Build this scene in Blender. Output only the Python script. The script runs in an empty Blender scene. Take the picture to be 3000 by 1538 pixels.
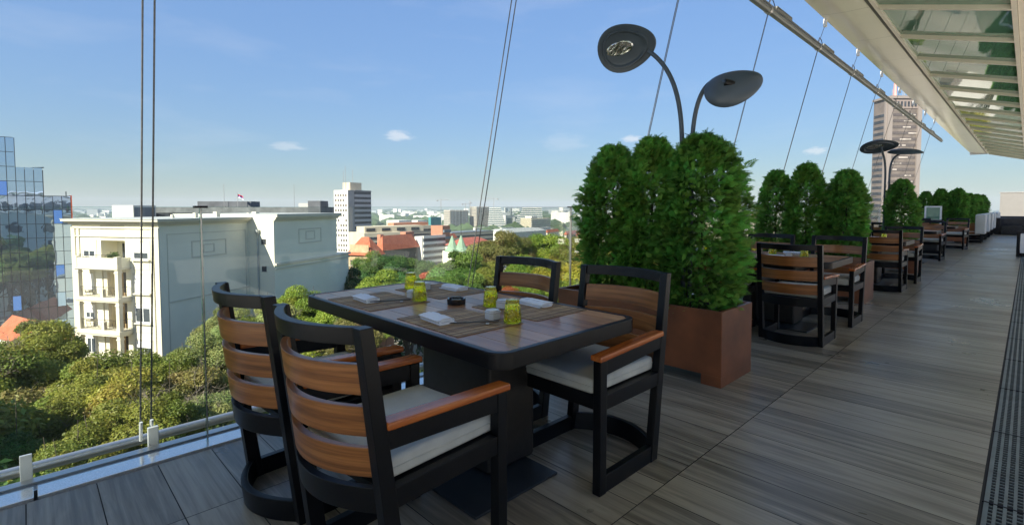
import bpy, bmesh, math, random
import numpy as np
from mathutils import Vector, Matrix
random.seed(7); RNG = np.random.default_rng(7)
PI = math.pi
scene = bpy.context.scene
COL = scene.collection

# ------------------------------------------------------------------ camera numbers (used to measure the place)
F = 1470.0; H = 1.30; PITCH = math.radians(2.8)
YAW = math.atan(1515 / (1470 / math.cos(PITCH)))
CX, HY = 1500.0, 608.0
CY = HY + F * math.tan(PITCH)
FW = Vector((-math.sin(YAW) * math.cos(PITCH), math.cos(YAW) * math.cos(PITCH), -math.sin(PITCH)))
RT = Vector((math.cos(YAW), math.sin(YAW), 0)); UP = RT.cross(FW)
CAM = Vector((0, 0, H))
def ray(x, y): return FW + RT * ((x - CX) / F) - UP * ((y - CY) / F)
def at(px, py, depth):
    return CAM + ray(px, py) * depth
def ony(px, py, Y):
    d = ray(px, py); return CAM + d * (Y / d.y)
def xy(px, depth):
    p = at(px, HY, depth); return Vector((p.x, p.y))

cam_d = bpy.data.cameras.new('camera'); cam = bpy.data.objects.new('camera', cam_d); COL.objects.link(cam)
cam_d.sensor_fit = 'HORIZONTAL'; cam_d.sensor_width = 36; cam_d.lens = F / 3000 * 36
cam_d.shift_y = -(769 - CY) / 3000; cam_d.clip_start = 0.05; cam_d.clip_end = 30000
cam.location = CAM; cam.rotation_euler = (math.radians(90) - PITCH, 0, YAW)
scene.camera = cam

# ------------------------------------------------------------------ materials
MATS = {}
def nodes(name):
    m = bpy.data.materials.new(name); m.use_nodes = True
    nt = m.node_tree; b = nt.nodes['Principled BSDF']; MATS[name] = m
    return m, nt, b
def N(nt, t, **kw):
    n = nt.nodes.new(t)
    for k, v in kw.items():
        if k in n.inputs: n.inputs[k].default_value = v
        else: setattr(n, k, v)
    return n
def L(nt, a, b): nt.links.new(a, b)
def coords(nt, scale=(1, 1, 1), src='Object', loc=(0, 0, 0)):
    tc = N(nt, 'ShaderNodeTexCoord'); mp = N(nt, 'ShaderNodeMapping')
    mp.inputs['Scale'].default_value = scale; mp.inputs['Location'].default_value = loc
    L(nt, tc.outputs[src], mp.inputs['Vector']); return mp.outputs['Vector']
def ramp(nt, fac, stops):
    r = N(nt, 'ShaderNodeValToRGB'); cr = r.color_ramp
    while len(cr.elements) < len(stops): cr.elements.new(0.5)
    for e, (p, c) in zip(cr.elements, stops):
        e.position = p; e.color = (*c, 1) if len(c) == 3 else c
    L(nt, fac, r.inputs['Fac']); return r.outputs['Color']
def bump(nt, b, h, strength=0.2, dist=0.01):
    bp = N(nt, 'ShaderNodeBump'); bp.inputs['Strength'].default_value = strength; bp.inputs['Distance'].default_value = dist
    L(nt, h, bp.inputs['Height']); L(nt, bp.outputs['Normal'], b.inputs['Normal'])
def simple(name, col, rough=0.5, metal=0.0, spec=0.5, var=0.12, vscale=4.0, bmp=0.0, bscale=60.0, src='Object', coat=0.0):
    m, nt, b = nodes(name)
    b.inputs['Roughness'].default_value = rough; b.inputs['Metallic'].default_value = metal
    b.inputs['Specular IOR Level'].default_value = spec; b.inputs['Coat Weight'].default_value = coat
    v = coords(nt, src=src)
    n = N(nt, 'ShaderNodeTexNoise', Scale=vscale, Detail=5.0); L(nt, v, n.inputs['Vector'])
    lo = tuple(c * (1 - var) for c in col); hi = tuple(min(1, c * (1 + var)) for c in col)
    L(nt, ramp(nt, n.outputs['Fac'], [(0.3, lo), (0.7, hi)]), b.inputs['Base Color'])
    if bmp:
        n2 = N(nt, 'ShaderNodeTexNoise', Scale=bscale, Detail=3.0); L(nt, v, n2.inputs['Vector'])
        bump(nt, b, n2.outputs['Fac'], bmp, 0.004)
    return m
def wood(name, axis, dark, mid, light, rough=0.35, coat=0.15, scale=1.0):
    m, nt, b = nodes(name)
    sc = [46 * scale] * 3; sc['xyz'.index(axis)] = 1.3 * scale
    if axis == 'x': sc[1] = 2.0
    oi = N(nt, 'ShaderNodeObjectInfo'); tc = N(nt, 'ShaderNodeTexCoord')
    off = N(nt, 'ShaderNodeVectorMath', operation='ADD'); cmb = N(nt, 'ShaderNodeCombineXYZ')
    ml = N(nt, 'ShaderNodeMath', operation='MULTIPLY'); ml.inputs[1].default_value = 37.0
    L(nt, oi.outputs['Random'], ml.inputs[0])
    for i in range(3): L(nt, ml.outputs[0], cmb.inputs[i])
    L(nt, tc.outputs['Object'], off.inputs[0]); L(nt, cmb.outputs[0], off.inputs[1])
    mp = N(nt, 'ShaderNodeMapping'); mp.inputs['Scale'].default_value = sc; L(nt, off.outputs[0], mp.inputs['Vector'])
    n = N(nt, 'ShaderNodeTexNoise', Scale=1.0, Detail=6.0, Roughness=0.55, Distortion=0.35); L(nt, mp.outputs[0], n.inputs['Vector'])
    n2 = N(nt, 'ShaderNodeTexNoise', Scale=6.0, Detail=4.0); L(nt, mp.outputs[0], n2.inputs['Vector'])
    mx = N(nt, 'ShaderNodeMath', operation='MULTIPLY_ADD'); mx.inputs[1].default_value = 0.35; mx.inputs[2].default_value = -0.17
    L(nt, n2.outputs['Fac'], mx.inputs[0]); ad = N(nt, 'ShaderNodeMath', operation='ADD')
    L(nt, n.outputs['Fac'], ad.inputs[0]); L(nt, mx.outputs[0], ad.inputs[1])
    L(nt, ramp(nt, ad.outputs[0], [(0.28, dark), (0.48, mid), (0.72, light)]), b.inputs['Base Color'])
    b.inputs['Roughness'].default_value = rough; b.inputs['Coat Weight'].default_value = coat; b.inputs['Coat Roughness'].default_value = 0.2
    bump(nt, b, ad.outputs[0], 0.15, 0.002)
    return m

black = simple('black_lacquer', (0.0035, 0.004, 0.0055), rough=0.36, spec=0.26, var=0.3, vscale=9, bmp=0.08, bscale=120)
orange_x = wood('slat_wood', 'x', (0.100, 0.035, 0.009), (0.225, 0.082, 0.020), (0.36, 0.148, 0.042))
orange_y = wood('arm_wood', 'y', (0.22, 0.050, 0.010), (0.36, 0.095, 0.018), (0.48, 0.15, 0.032), rough=0.25)
fabric = simple('cushion_fabric', (0.53, 0.53, 0.475), rough=0.9, var=0.13, vscale=7, bmp=0.35, bscale=420)
white_fab = simple('white_cushion', (0.72, 0.74, 0.74), rough=0.9, var=0.06, vscale=5, bmp=0.25, bscale=300)
red_fab = simple('red_cushion', (0.50, 0.06, 0.10), rough=0.8, var=0.15, vscale=7, bmp=0.2, bscale=300)
dark_fab = simple('dark_upholstery', (0.022, 0.022, 0.026), rough=0.55, var=0.5, vscale=14, bmp=0.2, bscale=100)
planter_m = simple('corten_panel', (0.185, 0.062, 0.024), rough=0.42, var=0.38, vscale=3.5, bmp=0.12, bscale=160)
soil_m = simple('soil', (0.045, 0.028, 0.018), rough=1, var=0.4, vscale=30, bmp=0.8, bscale=90)
steel = simple('brushed_steel', (0.55, 0.53, 0.50), rough=0.33, metal=0.85, var=0.08, vscale=12)
steel_d = simple('steel_channel', (0.30, 0.28, 0.26), rough=0.5, metal=0.4, var=0.15, vscale=8)
granite = simple('granite_coping', (0.84, 0.85, 0.86), rough=0.14, var=0.15, vscale=170, bmp=0.03, coat=1.0, spec=1.0, metal=0.5)
white_paint = simple('white_paint', (0.84, 0.84, 0.83), rough=0.45, var=0.05)
cable_m = simple('cable_steel', (0.13, 0.13, 0.13), rough=0.45, metal=0.4, var=0.2, vscale=60)
lampgrey = simple('lamp_grey', (0.060, 0.080, 0.102), rough=0.42, var=0.12, vscale=6, bmp=0.04)
napkin_m = simple('napkin_cloth', (0.80, 0.81, 0.84), rough=0.9, var=0.03, bmp=0.2, bscale=500)
ceramic = simple('white_ceramic', (0.62, 0.62, 0.62), rough=0.25, var=0.03, coat=0.3)
darkglassy = simple('black_glass', (0.006, 0.006, 0.008), rough=0.08, var=0.1)
chop_m = simple('chopstick_black', (0.02, 0.015, 0.013), rough=0.3, var=0.3)
pedestal_m = simple('pedestal_taupe', (0.022, 0.019, 0.016), rough=0.45, var=0.25, vscale=20)
plate_m = simple('base_plate', (0.035, 0.042, 0.05), rough=0.28, metal=0.3, var=0.2)
soffit_m = simple('cream_metal_panel', (0.88, 0.82, 0.70), rough=0.16, metal=0.15, spec=0.7, var=0.03, vscale=1.2)
frame_m = simple('cream_frame', (0.80, 0.73, 0.60), rough=0.3, var=0.05)
bronze_m = simple('dark_channel', (0.10, 0.085, 0.06), rough=0.4, var=0.15)
alu_m = simple('beam_grey', (0.20, 0.21, 0.20), rough=0.38, metal=0.45, var=0.1)
front_m = simple('white_front_render', (0.80, 0.78, 0.73), rough=0.7, var=0.04)
endwall_m = simple('end_wall_render', (0.20, 0.195, 0.185), rough=0.7, var=0.04)
grate_m = simple('grate_plastic', (0.13, 0.16, 0.155), rough=0.5, var=0.2, vscale=9)
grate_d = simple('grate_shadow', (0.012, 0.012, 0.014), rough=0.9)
joint_m = simple('tile_grout', (0.03, 0.03, 0.03), rough=0.9)

def glassmat(name, tint, gloss_tint=(1, 1, 1), ior=1.45, rough=0.0, boost=1.0):
    m = bpy.data.materials.new(name); m.use_nodes = True; nt = m.node_tree; nt.nodes.clear()
    out = N(nt, 'ShaderNodeOutputMaterial'); tr = N(nt, 'ShaderNodeBsdfTransparent'); gl = N(nt, 'ShaderNodeBsdfGlossy')
    tr.inputs['Color'].default_value = (*tint, 1); gl.inputs['Color'].default_value = (*gloss_tint, 1); gl.inputs['Roughness'].default_value = rough
    fr = N(nt, 'ShaderNodeFresnel'); fr.inputs['IOR'].default_value = ior
    ml = N(nt, 'ShaderNodeMath', operation='MULTIPLY'); ml.inputs[1].default_value = boost; ml.use_clamp = True
    L(nt, fr.outputs[0], ml.inputs[0])
    mx = N(nt, 'ShaderNodeMixShader'); L(nt, ml.outputs[0], mx.inputs[0]); L(nt, tr.outputs[0], mx.inputs[1]); L(nt, gl.outputs[0], mx.inputs[2])
    L(nt, mx.outputs[0], out.inputs['Surface']); return m
pane_m = glassmat('balustrade_glass', (0.965, 0.988, 0.975), boost=0.42)
edge_m = glassmat('glass_edge', (0.72, 0.84, 0.80))
def canopy_glass():
    m, nt, b = nodes('canopy_glass')
    v = coords(nt, (1, 1, 1)); n = N(nt, 'ShaderNodeTexNoise', Scale=2.2, Detail=2.0); L(nt, v, n.inputs['Vector'])
    b.inputs['Base Color'].default_value = (0.12, 0.27, 0.19, 1); b.inputs['Roughness'].default_value = 0.03
    b.inputs['Metallic'].default_value = 0.0; b.inputs['IOR'].default_value = 2.1
    bump(nt, b, n.outputs['Fac'], 0.05, 0.02); return m
cglass_m = canopy_glass()
def tumbler_mat():
    m, nt, b = nodes('yellow_glass')
    b.inputs['Base Color'].default_value = (1.0, 0.96, 0.07, 1); b.inputs['Transmission Weight'].default_value = 0.93
    b.inputs['Roughness'].default_value = 0.05; b.inputs['IOR'].default_value = 1.46
    v = coords(nt, (1, 1, 1)); n = N(nt, 'ShaderNodeTexVoronoi', Scale=48.0); L(nt, v, n.inputs['Vector'])
    bump(nt, b, n.outputs['Distance'], 0.8, 0.004); return m
tumbler_m = tumbler_mat()
def tile_mat():
    m, nt, b = nodes('wood_look_tile')
    at_ = N(nt, 'ShaderNodeAttribute', attribute_name='tone')
    tc = N(nt, 'ShaderNodeTexCoord'); ml = N(nt, 'ShaderNodeVectorMath', operation='SCALE'); ml.inputs['Scale'].default_value = 53.0
    L(nt, at_.outputs['Color'], ml.inputs[0]); ad = N(nt, 'ShaderNodeVectorMath', operation='ADD')
    L(nt, tc.outputs['Object'], ad.inputs[0]); L(nt, ml.outputs[0], ad.inputs[1])
    mp = N(nt, 'ShaderNodeMapping'); mp.inputs['Scale'].default_value = (0.9, 15, 1); L(nt, ad.outputs[0], mp.inputs['Vector'])
    n = N(nt, 'ShaderNodeTexNoise', Scale=1.3, Detail=7.0, Roughness=0.6, Distortion=0.6); L(nt, mp.outputs[0], n.inputs['Vector'])
    mp2 = N(nt, 'ShaderNodeMapping'); mp2.inputs['Scale'].default_value = (3, 90, 1); L(nt, ad.outputs[0], mp2.inputs['Vector'])
    n2 = N(nt, 'ShaderNodeTexNoise', Scale=1.0, Detail=4.0); L(nt, mp2.outputs[0], n2.inputs['Vector'])
    mx = N(nt, 'ShaderNodeMath', operation='MULTIPLY_ADD'); mx.inputs[1].default_value = 0.32; L(nt, n2.outputs['Fac'], mx.inputs[0])
    L(nt, n.outputs['Fac'], mx.inputs[2])
    sp = N(nt, 'ShaderNodeSeparateColor'); L(nt, at_.outputs['Color'], sp.inputs[0])
    mt = N(nt, 'ShaderNodeMath', operation='MULTIPLY_ADD'); mt.inputs[1].default_value = 0.22; L(nt, sp.outputs[0], mt.inputs[0]); L(nt, mx.outputs[0], mt.inputs[2])
    st = N(nt, 'ShaderNodeTexNoise', Scale=0.9, Detail=5.0, Roughness=0.7); L(nt, tc.outputs['Object'], st.inputs['Vector'])
    st2 = N(nt, 'ShaderNodeMath', operation='MULTIPLY_ADD'); st2.inputs[1].default_value = 0.22; L(nt, st.outputs['Fac'], st2.inputs[0]); mo = N(nt, 'ShaderNodeMath', operation='SUBTRACT'); mo.inputs[1].default_value = 0.11
    L(nt, mt.outputs[0], st2.inputs[2]); L(nt, st2.outputs[0], mo.inputs[0]); mt = mo
    rg_ = N(nt, 'ShaderNodeMapRange'); rg_.inputs['From Min'].default_value = 0.3; rg_.inputs['From Max'].default_value = 0.7; rg_.inputs['To Min'].default_value = 0.24; rg_.inputs['To Max'].default_value = 0.46
    L(nt, st.outputs['Fac'], rg_.inputs['Value']); L(nt, rg_.outputs[0], b.inputs['Roughness'])
    c = ramp(nt, mt.outputs[0], [(0.44, (0.092, 0.078, 0.056)), (0.66, (0.172, 0.149, 0.112)), (0.92, (0.33, 0.29, 0.22))])
    L(nt, c, b.inputs['Base Color']); bump(nt, b, mx.outputs[0], 0.12, 0.003); return m
tile_m = tile_mat()
def attr_wood(name, cols, rough=0.5, coat=0.0, sc=(4, 60, 60)):
    m, nt, b = nodes(name)
    a = N(nt, 'ShaderNodeAttribute', attribute_name='tone'); sp = N(nt, 'ShaderNodeSeparateColor'); L(nt, a.outputs['Color'], sp.inputs[0])
    v = coords(nt, sc); n = N(nt, 'ShaderNodeTexNoise', Scale=1.0, Detail=5.0, Distortion=0.8); L(nt, v, n.inputs['Vector'])
    mx = N(nt, 'ShaderNodeMath', operation='MULTIPLY_ADD'); mx.inputs[1].default_value = 0.5; L(nt, sp.outputs[0], mx.inputs[0]); 
    sc_ = N(nt, 'ShaderNodeMath', operation='MULTIPLY'); sc_.inputs[1].default_value = 0.6; L(nt, n.outputs['Fac'], sc_.inputs[0]); L(nt, sc_.outputs[0], mx.inputs[2])
    L(nt, ramp(nt, mx.outputs[0], [(0.2, cols[0]), (0.5, cols[1]), (0.8, cols[2])]), b.inputs['Base Color'])
    b.inputs['Roughness'].default_value = rough; b.inputs['Coat Weight'].default_value = coat; b.inputs['Coat Roughness'].default_value = 0.12
    return m
top_m = attr_wood('tabletop_wood', [(0.18, 0.070, 0.025), (0.37, 0.165, 0.065), (0.54, 0.29, 0.13)], rough=0.42, coat=0.35, sc=(3, 40, 40))
mat_m = attr_wood('bamboo_mat', [(0.09, 0.048, 0.018), (0.26, 0.150, 0.060), (0.50, 0.33, 0.15)], rough=0.6, sc=(40, 6, 40))

def facade_glass(name, tint, wob=0.05, rough=0.02, scale=0.35, metal=0.9):
    m, nt, b = nodes(name)
    b.inputs['Base Color'].default_value = (*tint, 1); b.inputs['Metallic'].default_value = metal; b.inputs['Roughness'].default_value = rough
    v = coords(nt); n = N(nt, 'ShaderNodeTexNoise', Scale=scale, Detail=2.0); L(nt, v, n.inputs['Vector'])
    bump(nt, b, n.outputs['Fac'], wob, 0.3); return m
mirror_m = facade_glass('mirror_facade', (0.50, 0.63, 0.78), wob=0.035, scale=0.5)
mirror2_m = facade_glass('open_pane_glass', (0.42, 0.58, 0.80), wob=0.0)
winglass_m = facade_glass('window_glass', (0.10, 0.12, 0.14), wob=0.02, metal=0.5, rough=0.1)
darkwin_m = simple('dark_window', (0.045, 0.05, 0.058), rough=0.25, var=0.5, vscale=0.7)
mull_m = simple('mullion', (0.035, 0.04, 0.045), rough=0.5)
cream_m = simple('cream_render', (0.78, 0.745, 0.60), rough=0.85, var=0.04, vscale=0.5, bmp=0.1, bscale=20)
cream_t = simple('cream_trim', (0.60, 0.56, 0.45), rough=0.8, var=0.05, vscale=1)
greyroof_m = simple('roof_metal_pale', (0.42, 0.43, 0.40), rough=0.6)
ochre_in = simple('loggia_plaster', (0.50, 0.36, 0.20), rough=0.9, var=0.08)
shutter_m = simple('roller_shutter', (0.74, 0.73, 0.69), rough=0.6, var=0.03)
iron_m = simple('wrought_iron', (0.03, 0.025, 0.02), rough=0.6)
redwall_m = simple('red_cladding', (0.55, 0.10, 0.03), rough=0.6)
def rooftile(name, a, b_):
    m, nt, b = nodes(name)
    v = coords(nt, (1, 1, 1)); w = N(nt, 'ShaderNodeTexWave', Scale=3.2, Distortion=0.6); L(nt, v, w.inputs['Vector'])
    n = N(nt, 'ShaderNodeTexNoise', Scale=0.8, Detail=5.0); L(nt, v, n.inputs['Vector'])
    mx = N(nt, 'ShaderNodeMath', operation='MULTIPLY_ADD'); mx.inputs[1].default_value = 0.3; L(nt, w.outputs['Fac'], mx.inputs[0]); L(nt, n.outputs['Fac'], mx.inputs[2])
    L(nt, ramp(nt, mx.outputs[0], [(0.4, a), (0.8, b_)]), b.inputs['Base Color']); b.inputs['Roughness'].default_value = 0.85
    return m
redroof_m = rooftile('terracotta_tiles', (0.28, 0.070, 0.032), (0.43, 0.130, 0.062))
brick_m = simple('brick', (0.42, 0.19, 0.12), rough=0.9, var=0.15, vscale=0.3)
beige_m = simple('beige_concrete', (0.52, 0.46, 0.34), rough=0.85, var=0.1, vscale=0.2)
stone_m = simple('sandstone', (0.42, 0.32, 0.19), rough=0.9, var=0.2, vscale=0.6)
whiteb_m = simple('white_render_far', (0.66, 0.64, 0.58), rough=0.85, var=0.06, vscale=0.1)
greyb_m = simple('grey_concrete', (0.27, 0.28, 0.28), rough=0.85, var=0.12, vscale=0.2)
slate_m = simple('slate_facade', (0.15, 0.17, 0.19), rough=0.7, var=0.15, vscale=0.2)
brownb_m = simple('brown_tower_facade', (0.155, 0.130, 0.112), rough=0.45, var=0.25, vscale=0.25)
teal_m = simple('teal_netting', (0.05, 0.22, 0.22), rough=0.8)
copper_m = simple('green_copper', (0.22, 0.32, 0.22), rough=0.8, var=0.15, vscale=0.5)
concrete_raw = simple('raw_concrete', (0.44, 0.38, 0.31), rough=0.9, var=0.2, vscale=0.15)
bluegl_m = facade_glass('blue_tower_glass', (0.16, 0.24, 0.30), wob=0.02, rough=0.15, scale=0.1, metal=0.5)
asphalt_m = simple('street_ground', (0.060, 0.070, 0.045), rough=0.95, var=0.5, vscale=0.05)
bark_m = simple('bark', (0.075, 0.058, 0.042), rough=0.95, var=0.4, vscale=8, bmp=0.6, bscale=18)
twig_m = simple('twig_bark', (0.22, 0.18, 0.14), rough=0.9, var=0.3, vscale=5)

def leaf_mat(name, objcol=True, base=(0.06, 0.11, 0.02), var=0.55, transl=0.35):
    m = bpy.data.materials.new(name); m.use_nodes = True; nt = m.node_tree; nt.nodes.clear()
    out = N(nt, 'ShaderNodeOutputMaterial'); d = N(nt, 'ShaderNodeBsdfPrincipled'); tr = N(nt, 'ShaderNodeBsdfTranslucent'); mx = N(nt, 'ShaderNodeMixShader')
    d.inputs['Roughness'].default_value = 0.5; d.inputs['Specular IOR Level'].default_value = 0.25; mx.inputs[0].default_value = transl
    a = N(nt, 'ShaderNodeAttribute', attribute_name='tone'); sp = N(nt, 'ShaderNodeSeparateColor'); L(nt, a.outputs['Color'], sp.inputs[0])
    hsv = N(nt, 'ShaderNodeHueSaturation')
    if objcol:
        oi = N(nt, 'ShaderNodeObjectInfo'); L(nt, oi.outputs['Color'], hsv.inputs['Color'])
    else: hsv.inputs['Color'].default_value = (*base, 1)
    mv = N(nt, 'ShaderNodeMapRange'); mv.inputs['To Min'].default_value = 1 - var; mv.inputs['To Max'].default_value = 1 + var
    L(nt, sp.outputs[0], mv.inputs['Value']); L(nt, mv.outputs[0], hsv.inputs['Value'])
    mh = N(nt, 'ShaderNodeMapRange'); mh.inputs['To Min'].default_value = 0.455; mh.inputs['To Max'].default_value = 0.53
    L(nt, sp.outputs[1], mh.inputs['Value']); L(nt, mh.outputs[0], hsv.inputs['Hue'])
    L(nt, hsv.outputs[0], d.inputs['Base Color']); L(nt, hsv.outputs[0], tr.inputs['Color'])
    L(nt, d.outputs[0], mx.inputs[1]); L(nt, tr.outputs[0], mx.inputs[2]); L(nt, mx.outputs[0], out.inputs['Surface'])
    return m
leaf_m = leaf_mat('tree_leaf')
thuja_m = leaf_mat('thuja_leaf', True, var=0.75, transl=0.5)

# ------------------------------------------------------------------ mesh helpers
class MB:
    def __init__(s): s.v = []; s.f = []; s.t = []
    def add(s, vs, fs, tone=None):
        o = len(s.v); s.v += [tuple(v) for v in vs]; s.f += [tuple(i + o for i in f) for f in fs]
        s.t += [tone if tone is not None else (0.5, 0.5, 0.5)] * len(fs); return s
    def box(s, x0, x1, y0, y1, z0, z1, M=None, tone=None):
        vs = [Vector(p) for p in ((x0, y0, z0), (x1, y0, z0), (x1, y1, z0), (x0, y1, z0), (x0, y0, z1), (x1, y0, z1), (x1, y1, z1), (x0, y1, z1))]
        if M is not None: vs = [M @ v for v in vs]
        return s.add(vs, [(0, 3, 2, 1), (4, 5, 6, 7), (0, 1, 5, 4), (1, 2, 6, 5), (2, 3, 7, 6), (3, 0, 4, 7)], tone)
    def hexa(s, b, t, tone=None):  # bottom 4, top 4
        return s.add(list(b) + list(t), [(0, 3, 2, 1), (4, 5, 6, 7), (0, 1, 5, 4), (1, 2, 6, 5), (2, 3, 7, 6), (3, 0, 4, 7)], tone)
    def tube(s, pts, r, n=8, cap=True, tone=None):
        pts = [Vector(p) for p in pts]; rs = r if isinstance(r, (list, tuple)) else [r] * len(pts)
        rings = []; prev = None
        for i, p in enumerate(pts):
            d = (pts[min(i + 1, len(pts) - 1)] - pts[max(i - 1, 0)]).normalized()
            if prev is None:
                a = d.cross(Vector((0, 0, 1)));
                if a.length < 1e-3: a = d.cross(Vector((1, 0, 0)))
                a.normalize()
            else:
                a = prev - d * prev.dot(d); a.normalize()
            prev = a; b = d.cross(a)
            rings.append([p + (a * math.cos(2 * PI * k / n) + b * math.sin(2 * PI * k / n)) * rs[i] for k in range(n)])
        vs = [v for R in rings for v in R]; fs = []
        for i in range(len(rings) - 1):
            for k in range(n):
                fs.append((i * n + k, i * n + (k + 1) % n, (i + 1) * n + (k + 1) % n, (i + 1) * n + k))
        if cap: fs.append(tuple(range(n - 1, -1, -1))); fs.append(tuple((len(rings) - 1) * n + k for k in range(n)))
        return s.add(vs, fs, tone)
    def lathe(s, prof, n=24, c=(0, 0, 0), phase=0):
        vs = [(c[0] + r * math.cos(2 * PI * k / n + phase), c[1] + r * math.sin(2 * PI * k / n + phase), c[2] + z) for r, z in prof for k in range(n)]
        fs = [(i * n + k, i * n + (k + 1) % n, (i + 1) * n + (k + 1) % n, (i + 1) * n + k) for i in range(len(prof) - 1) for k in range(n)]
        if prof[0][0] > 1e-5: fs.append(tuple(range(n - 1, -1, -1)))
        if prof[-1][0] > 1e-5: fs.append(tuple((len(prof) - 1) * n + k for k in range(n)))
        return s.add(vs, fs)
    def prism(s, outline, z0, z1, holes=None):
        n = len(outline); vs = [(x, y, z0) for x, y in outline] + [(x, y, z1) for x, y in outline]
        fs = [tuple(range(n - 1, -1, -1)), tuple(range(n, 2 * n))] + [(k, (k + 1) % n, n + (k + 1) % n, n + k) for k in range(n)]
        return s.add(vs, fs)
    def ring(s, outer, inner, z0, z1):
        n = len(outer); vs = [(x, y, z0) for x, y in outer] + [(x, y, z1) for x, y in outer] + [(x, y, z0) for x, y in inner] + [(x, y, z1) for x, y in inner]
        fs = []
        for k in range(n):
            j = (k + 1) % n
            fs += [(k, j, n + j, n + k), (n + k, n + j, 3 * n + j, 3 * n + k), (3 * n + k, 3 * n + j, 2 * n + j, 2 * n + k), (2 * n + k, 2 * n + j, j, k)]
        return s.add(vs, fs)
    def mesh(s, name, mat, smooth=False):
        me = bpy.data.meshes.new(name); me.from_pydata(s.v, [], s.f); me.materials.append(mat)
        if any(t != (0.5, 0.5, 0.5) for t in s.t):
            at_ = me.color_attributes.new('tone', 'FLOAT_COLOR', 'CORNER'); buf = []
            for f, t in zip(s.f, s.t): buf += [t[0], t[1], t[2], 1.0] * len(f)
            at_.data.foreach_set('color', buf)
        if smooth: me.shade_smooth()
        me.update(); return me
    def build(s, name, mat, parent=None, bevel=0, smooth=False, seg=2, loc=None, sub=0, autosm=None):
        me = s.mesh(name, mat, smooth); o = bpy.data.objects.new(name, me); COL.objects.link(o)
        if parent is not None: o.parent = parent
        if loc is not None: o.location = loc
        if bevel:
            md = o.modifiers.new('bevel', 'BEVEL'); md.width = bevel; md.segments = seg; md.limit_method = 'ANGLE'; md.angle_limit = math.radians(40)
            if smooth is False and seg > 1: me.shade_smooth(); w = o.modifiers.new('wn', 'WEIGHTED_NORMAL'); w.keep_sharp = False
        if sub: md = o.modifiers.new('sub', 'SUBSURF'); md.levels = sub; md.render_levels = sub
        if autosm: me.shade_smooth(); me.set_sharp_from_angle(angle=math.radians(autosm))
        return o
def fix_normals(o):
    bm = bmesh.new(); bm.from_mesh(o.data); bmesh.ops.recalc_face_normals(bm, faces=bm.faces); bm.to_mesh(o.data); bm.free()
def tag(o, label=None, cat=None, group=None, kind=None):
    if label: o['label'] = label
    if cat: o['category'] = cat
    if group: o['group'] = group
    if kind: o['kind'] = kind
    return o
def empty(name, loc=(0, 0, 0), rz=0, label=None, cat=None, group=None):
    o = bpy.data.objects.new(name, None); COL.objects.link(o); o.location = loc; o.rotation_euler = (0, 0, rz); o.empty_display_size = 0.1
    return tag(o, label, cat, group)
def copy_tree(o, parent=None):
    c = o.copy(); COL.objects.link(c)
    if parent is not None: c.parent = parent; c.matrix_parent_inverse = o.matrix_parent_inverse.copy()
    for ch in KIDS.get(o.name, []) or [k for k in bpy.data.objects if k.parent == o]:
        copy_tree(ch, c)
    return c
KIDS = {}
def index_kids():
    KIDS.clear()
    for k in bpy.data.objects:
        if k.parent: KIDS.setdefault(k.parent.name, []).append(k)
def place(proto, first, loc, rz, label, group=None, cat=None):
    o = proto if first else copy_tree(proto)
    o.location = loc; o.rotation_euler = (0, 0, rz); tag(o, label, cat, group); return o
def rrect(x0, x1, y0, y1, r, n=6):
    pts = []
    for cx, cy, a0 in ((x1 - r, y1 - r, 0), (x0 + r, y1 - r, PI / 2), (x0 + r, y0 + r, PI), (x1 - r, y0 + r, 1.5 * PI)):
        for k in range(n + 1): a = a0 + PI / 2 * k / n; pts.append((cx + r * math.cos(a), cy + r * math.sin(a)))
    return pts
def rot(ax, ang): return Matrix.Rotation(ang, 4, ax)

# ------------------------------------------------------------------ world, sun
SUN_AZ = Vector((0.160, -0.987)).normalized(); SUN_EL = math.radians(38)
w = bpy.data.worlds.new('World'); scene.world = w; w.use_nodes = True; nt = w.node_tree
bg = nt.nodes['Background']; sky = N(nt, 'ShaderNodeTexSky'); sky.sky_type = 'NISHITA'; sky.sun_disc = False
sky.sun_elevation = SUN_EL; sky.sun_rotation = math.atan2(SUN_AZ.x, SUN_AZ.y); sky.air_density = 1.0; sky.dust_density = 0.5; sky.ozone_density = 2.2; sky.altitude = 100
tc = N(nt, 'ShaderNodeTexCoord')
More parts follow.
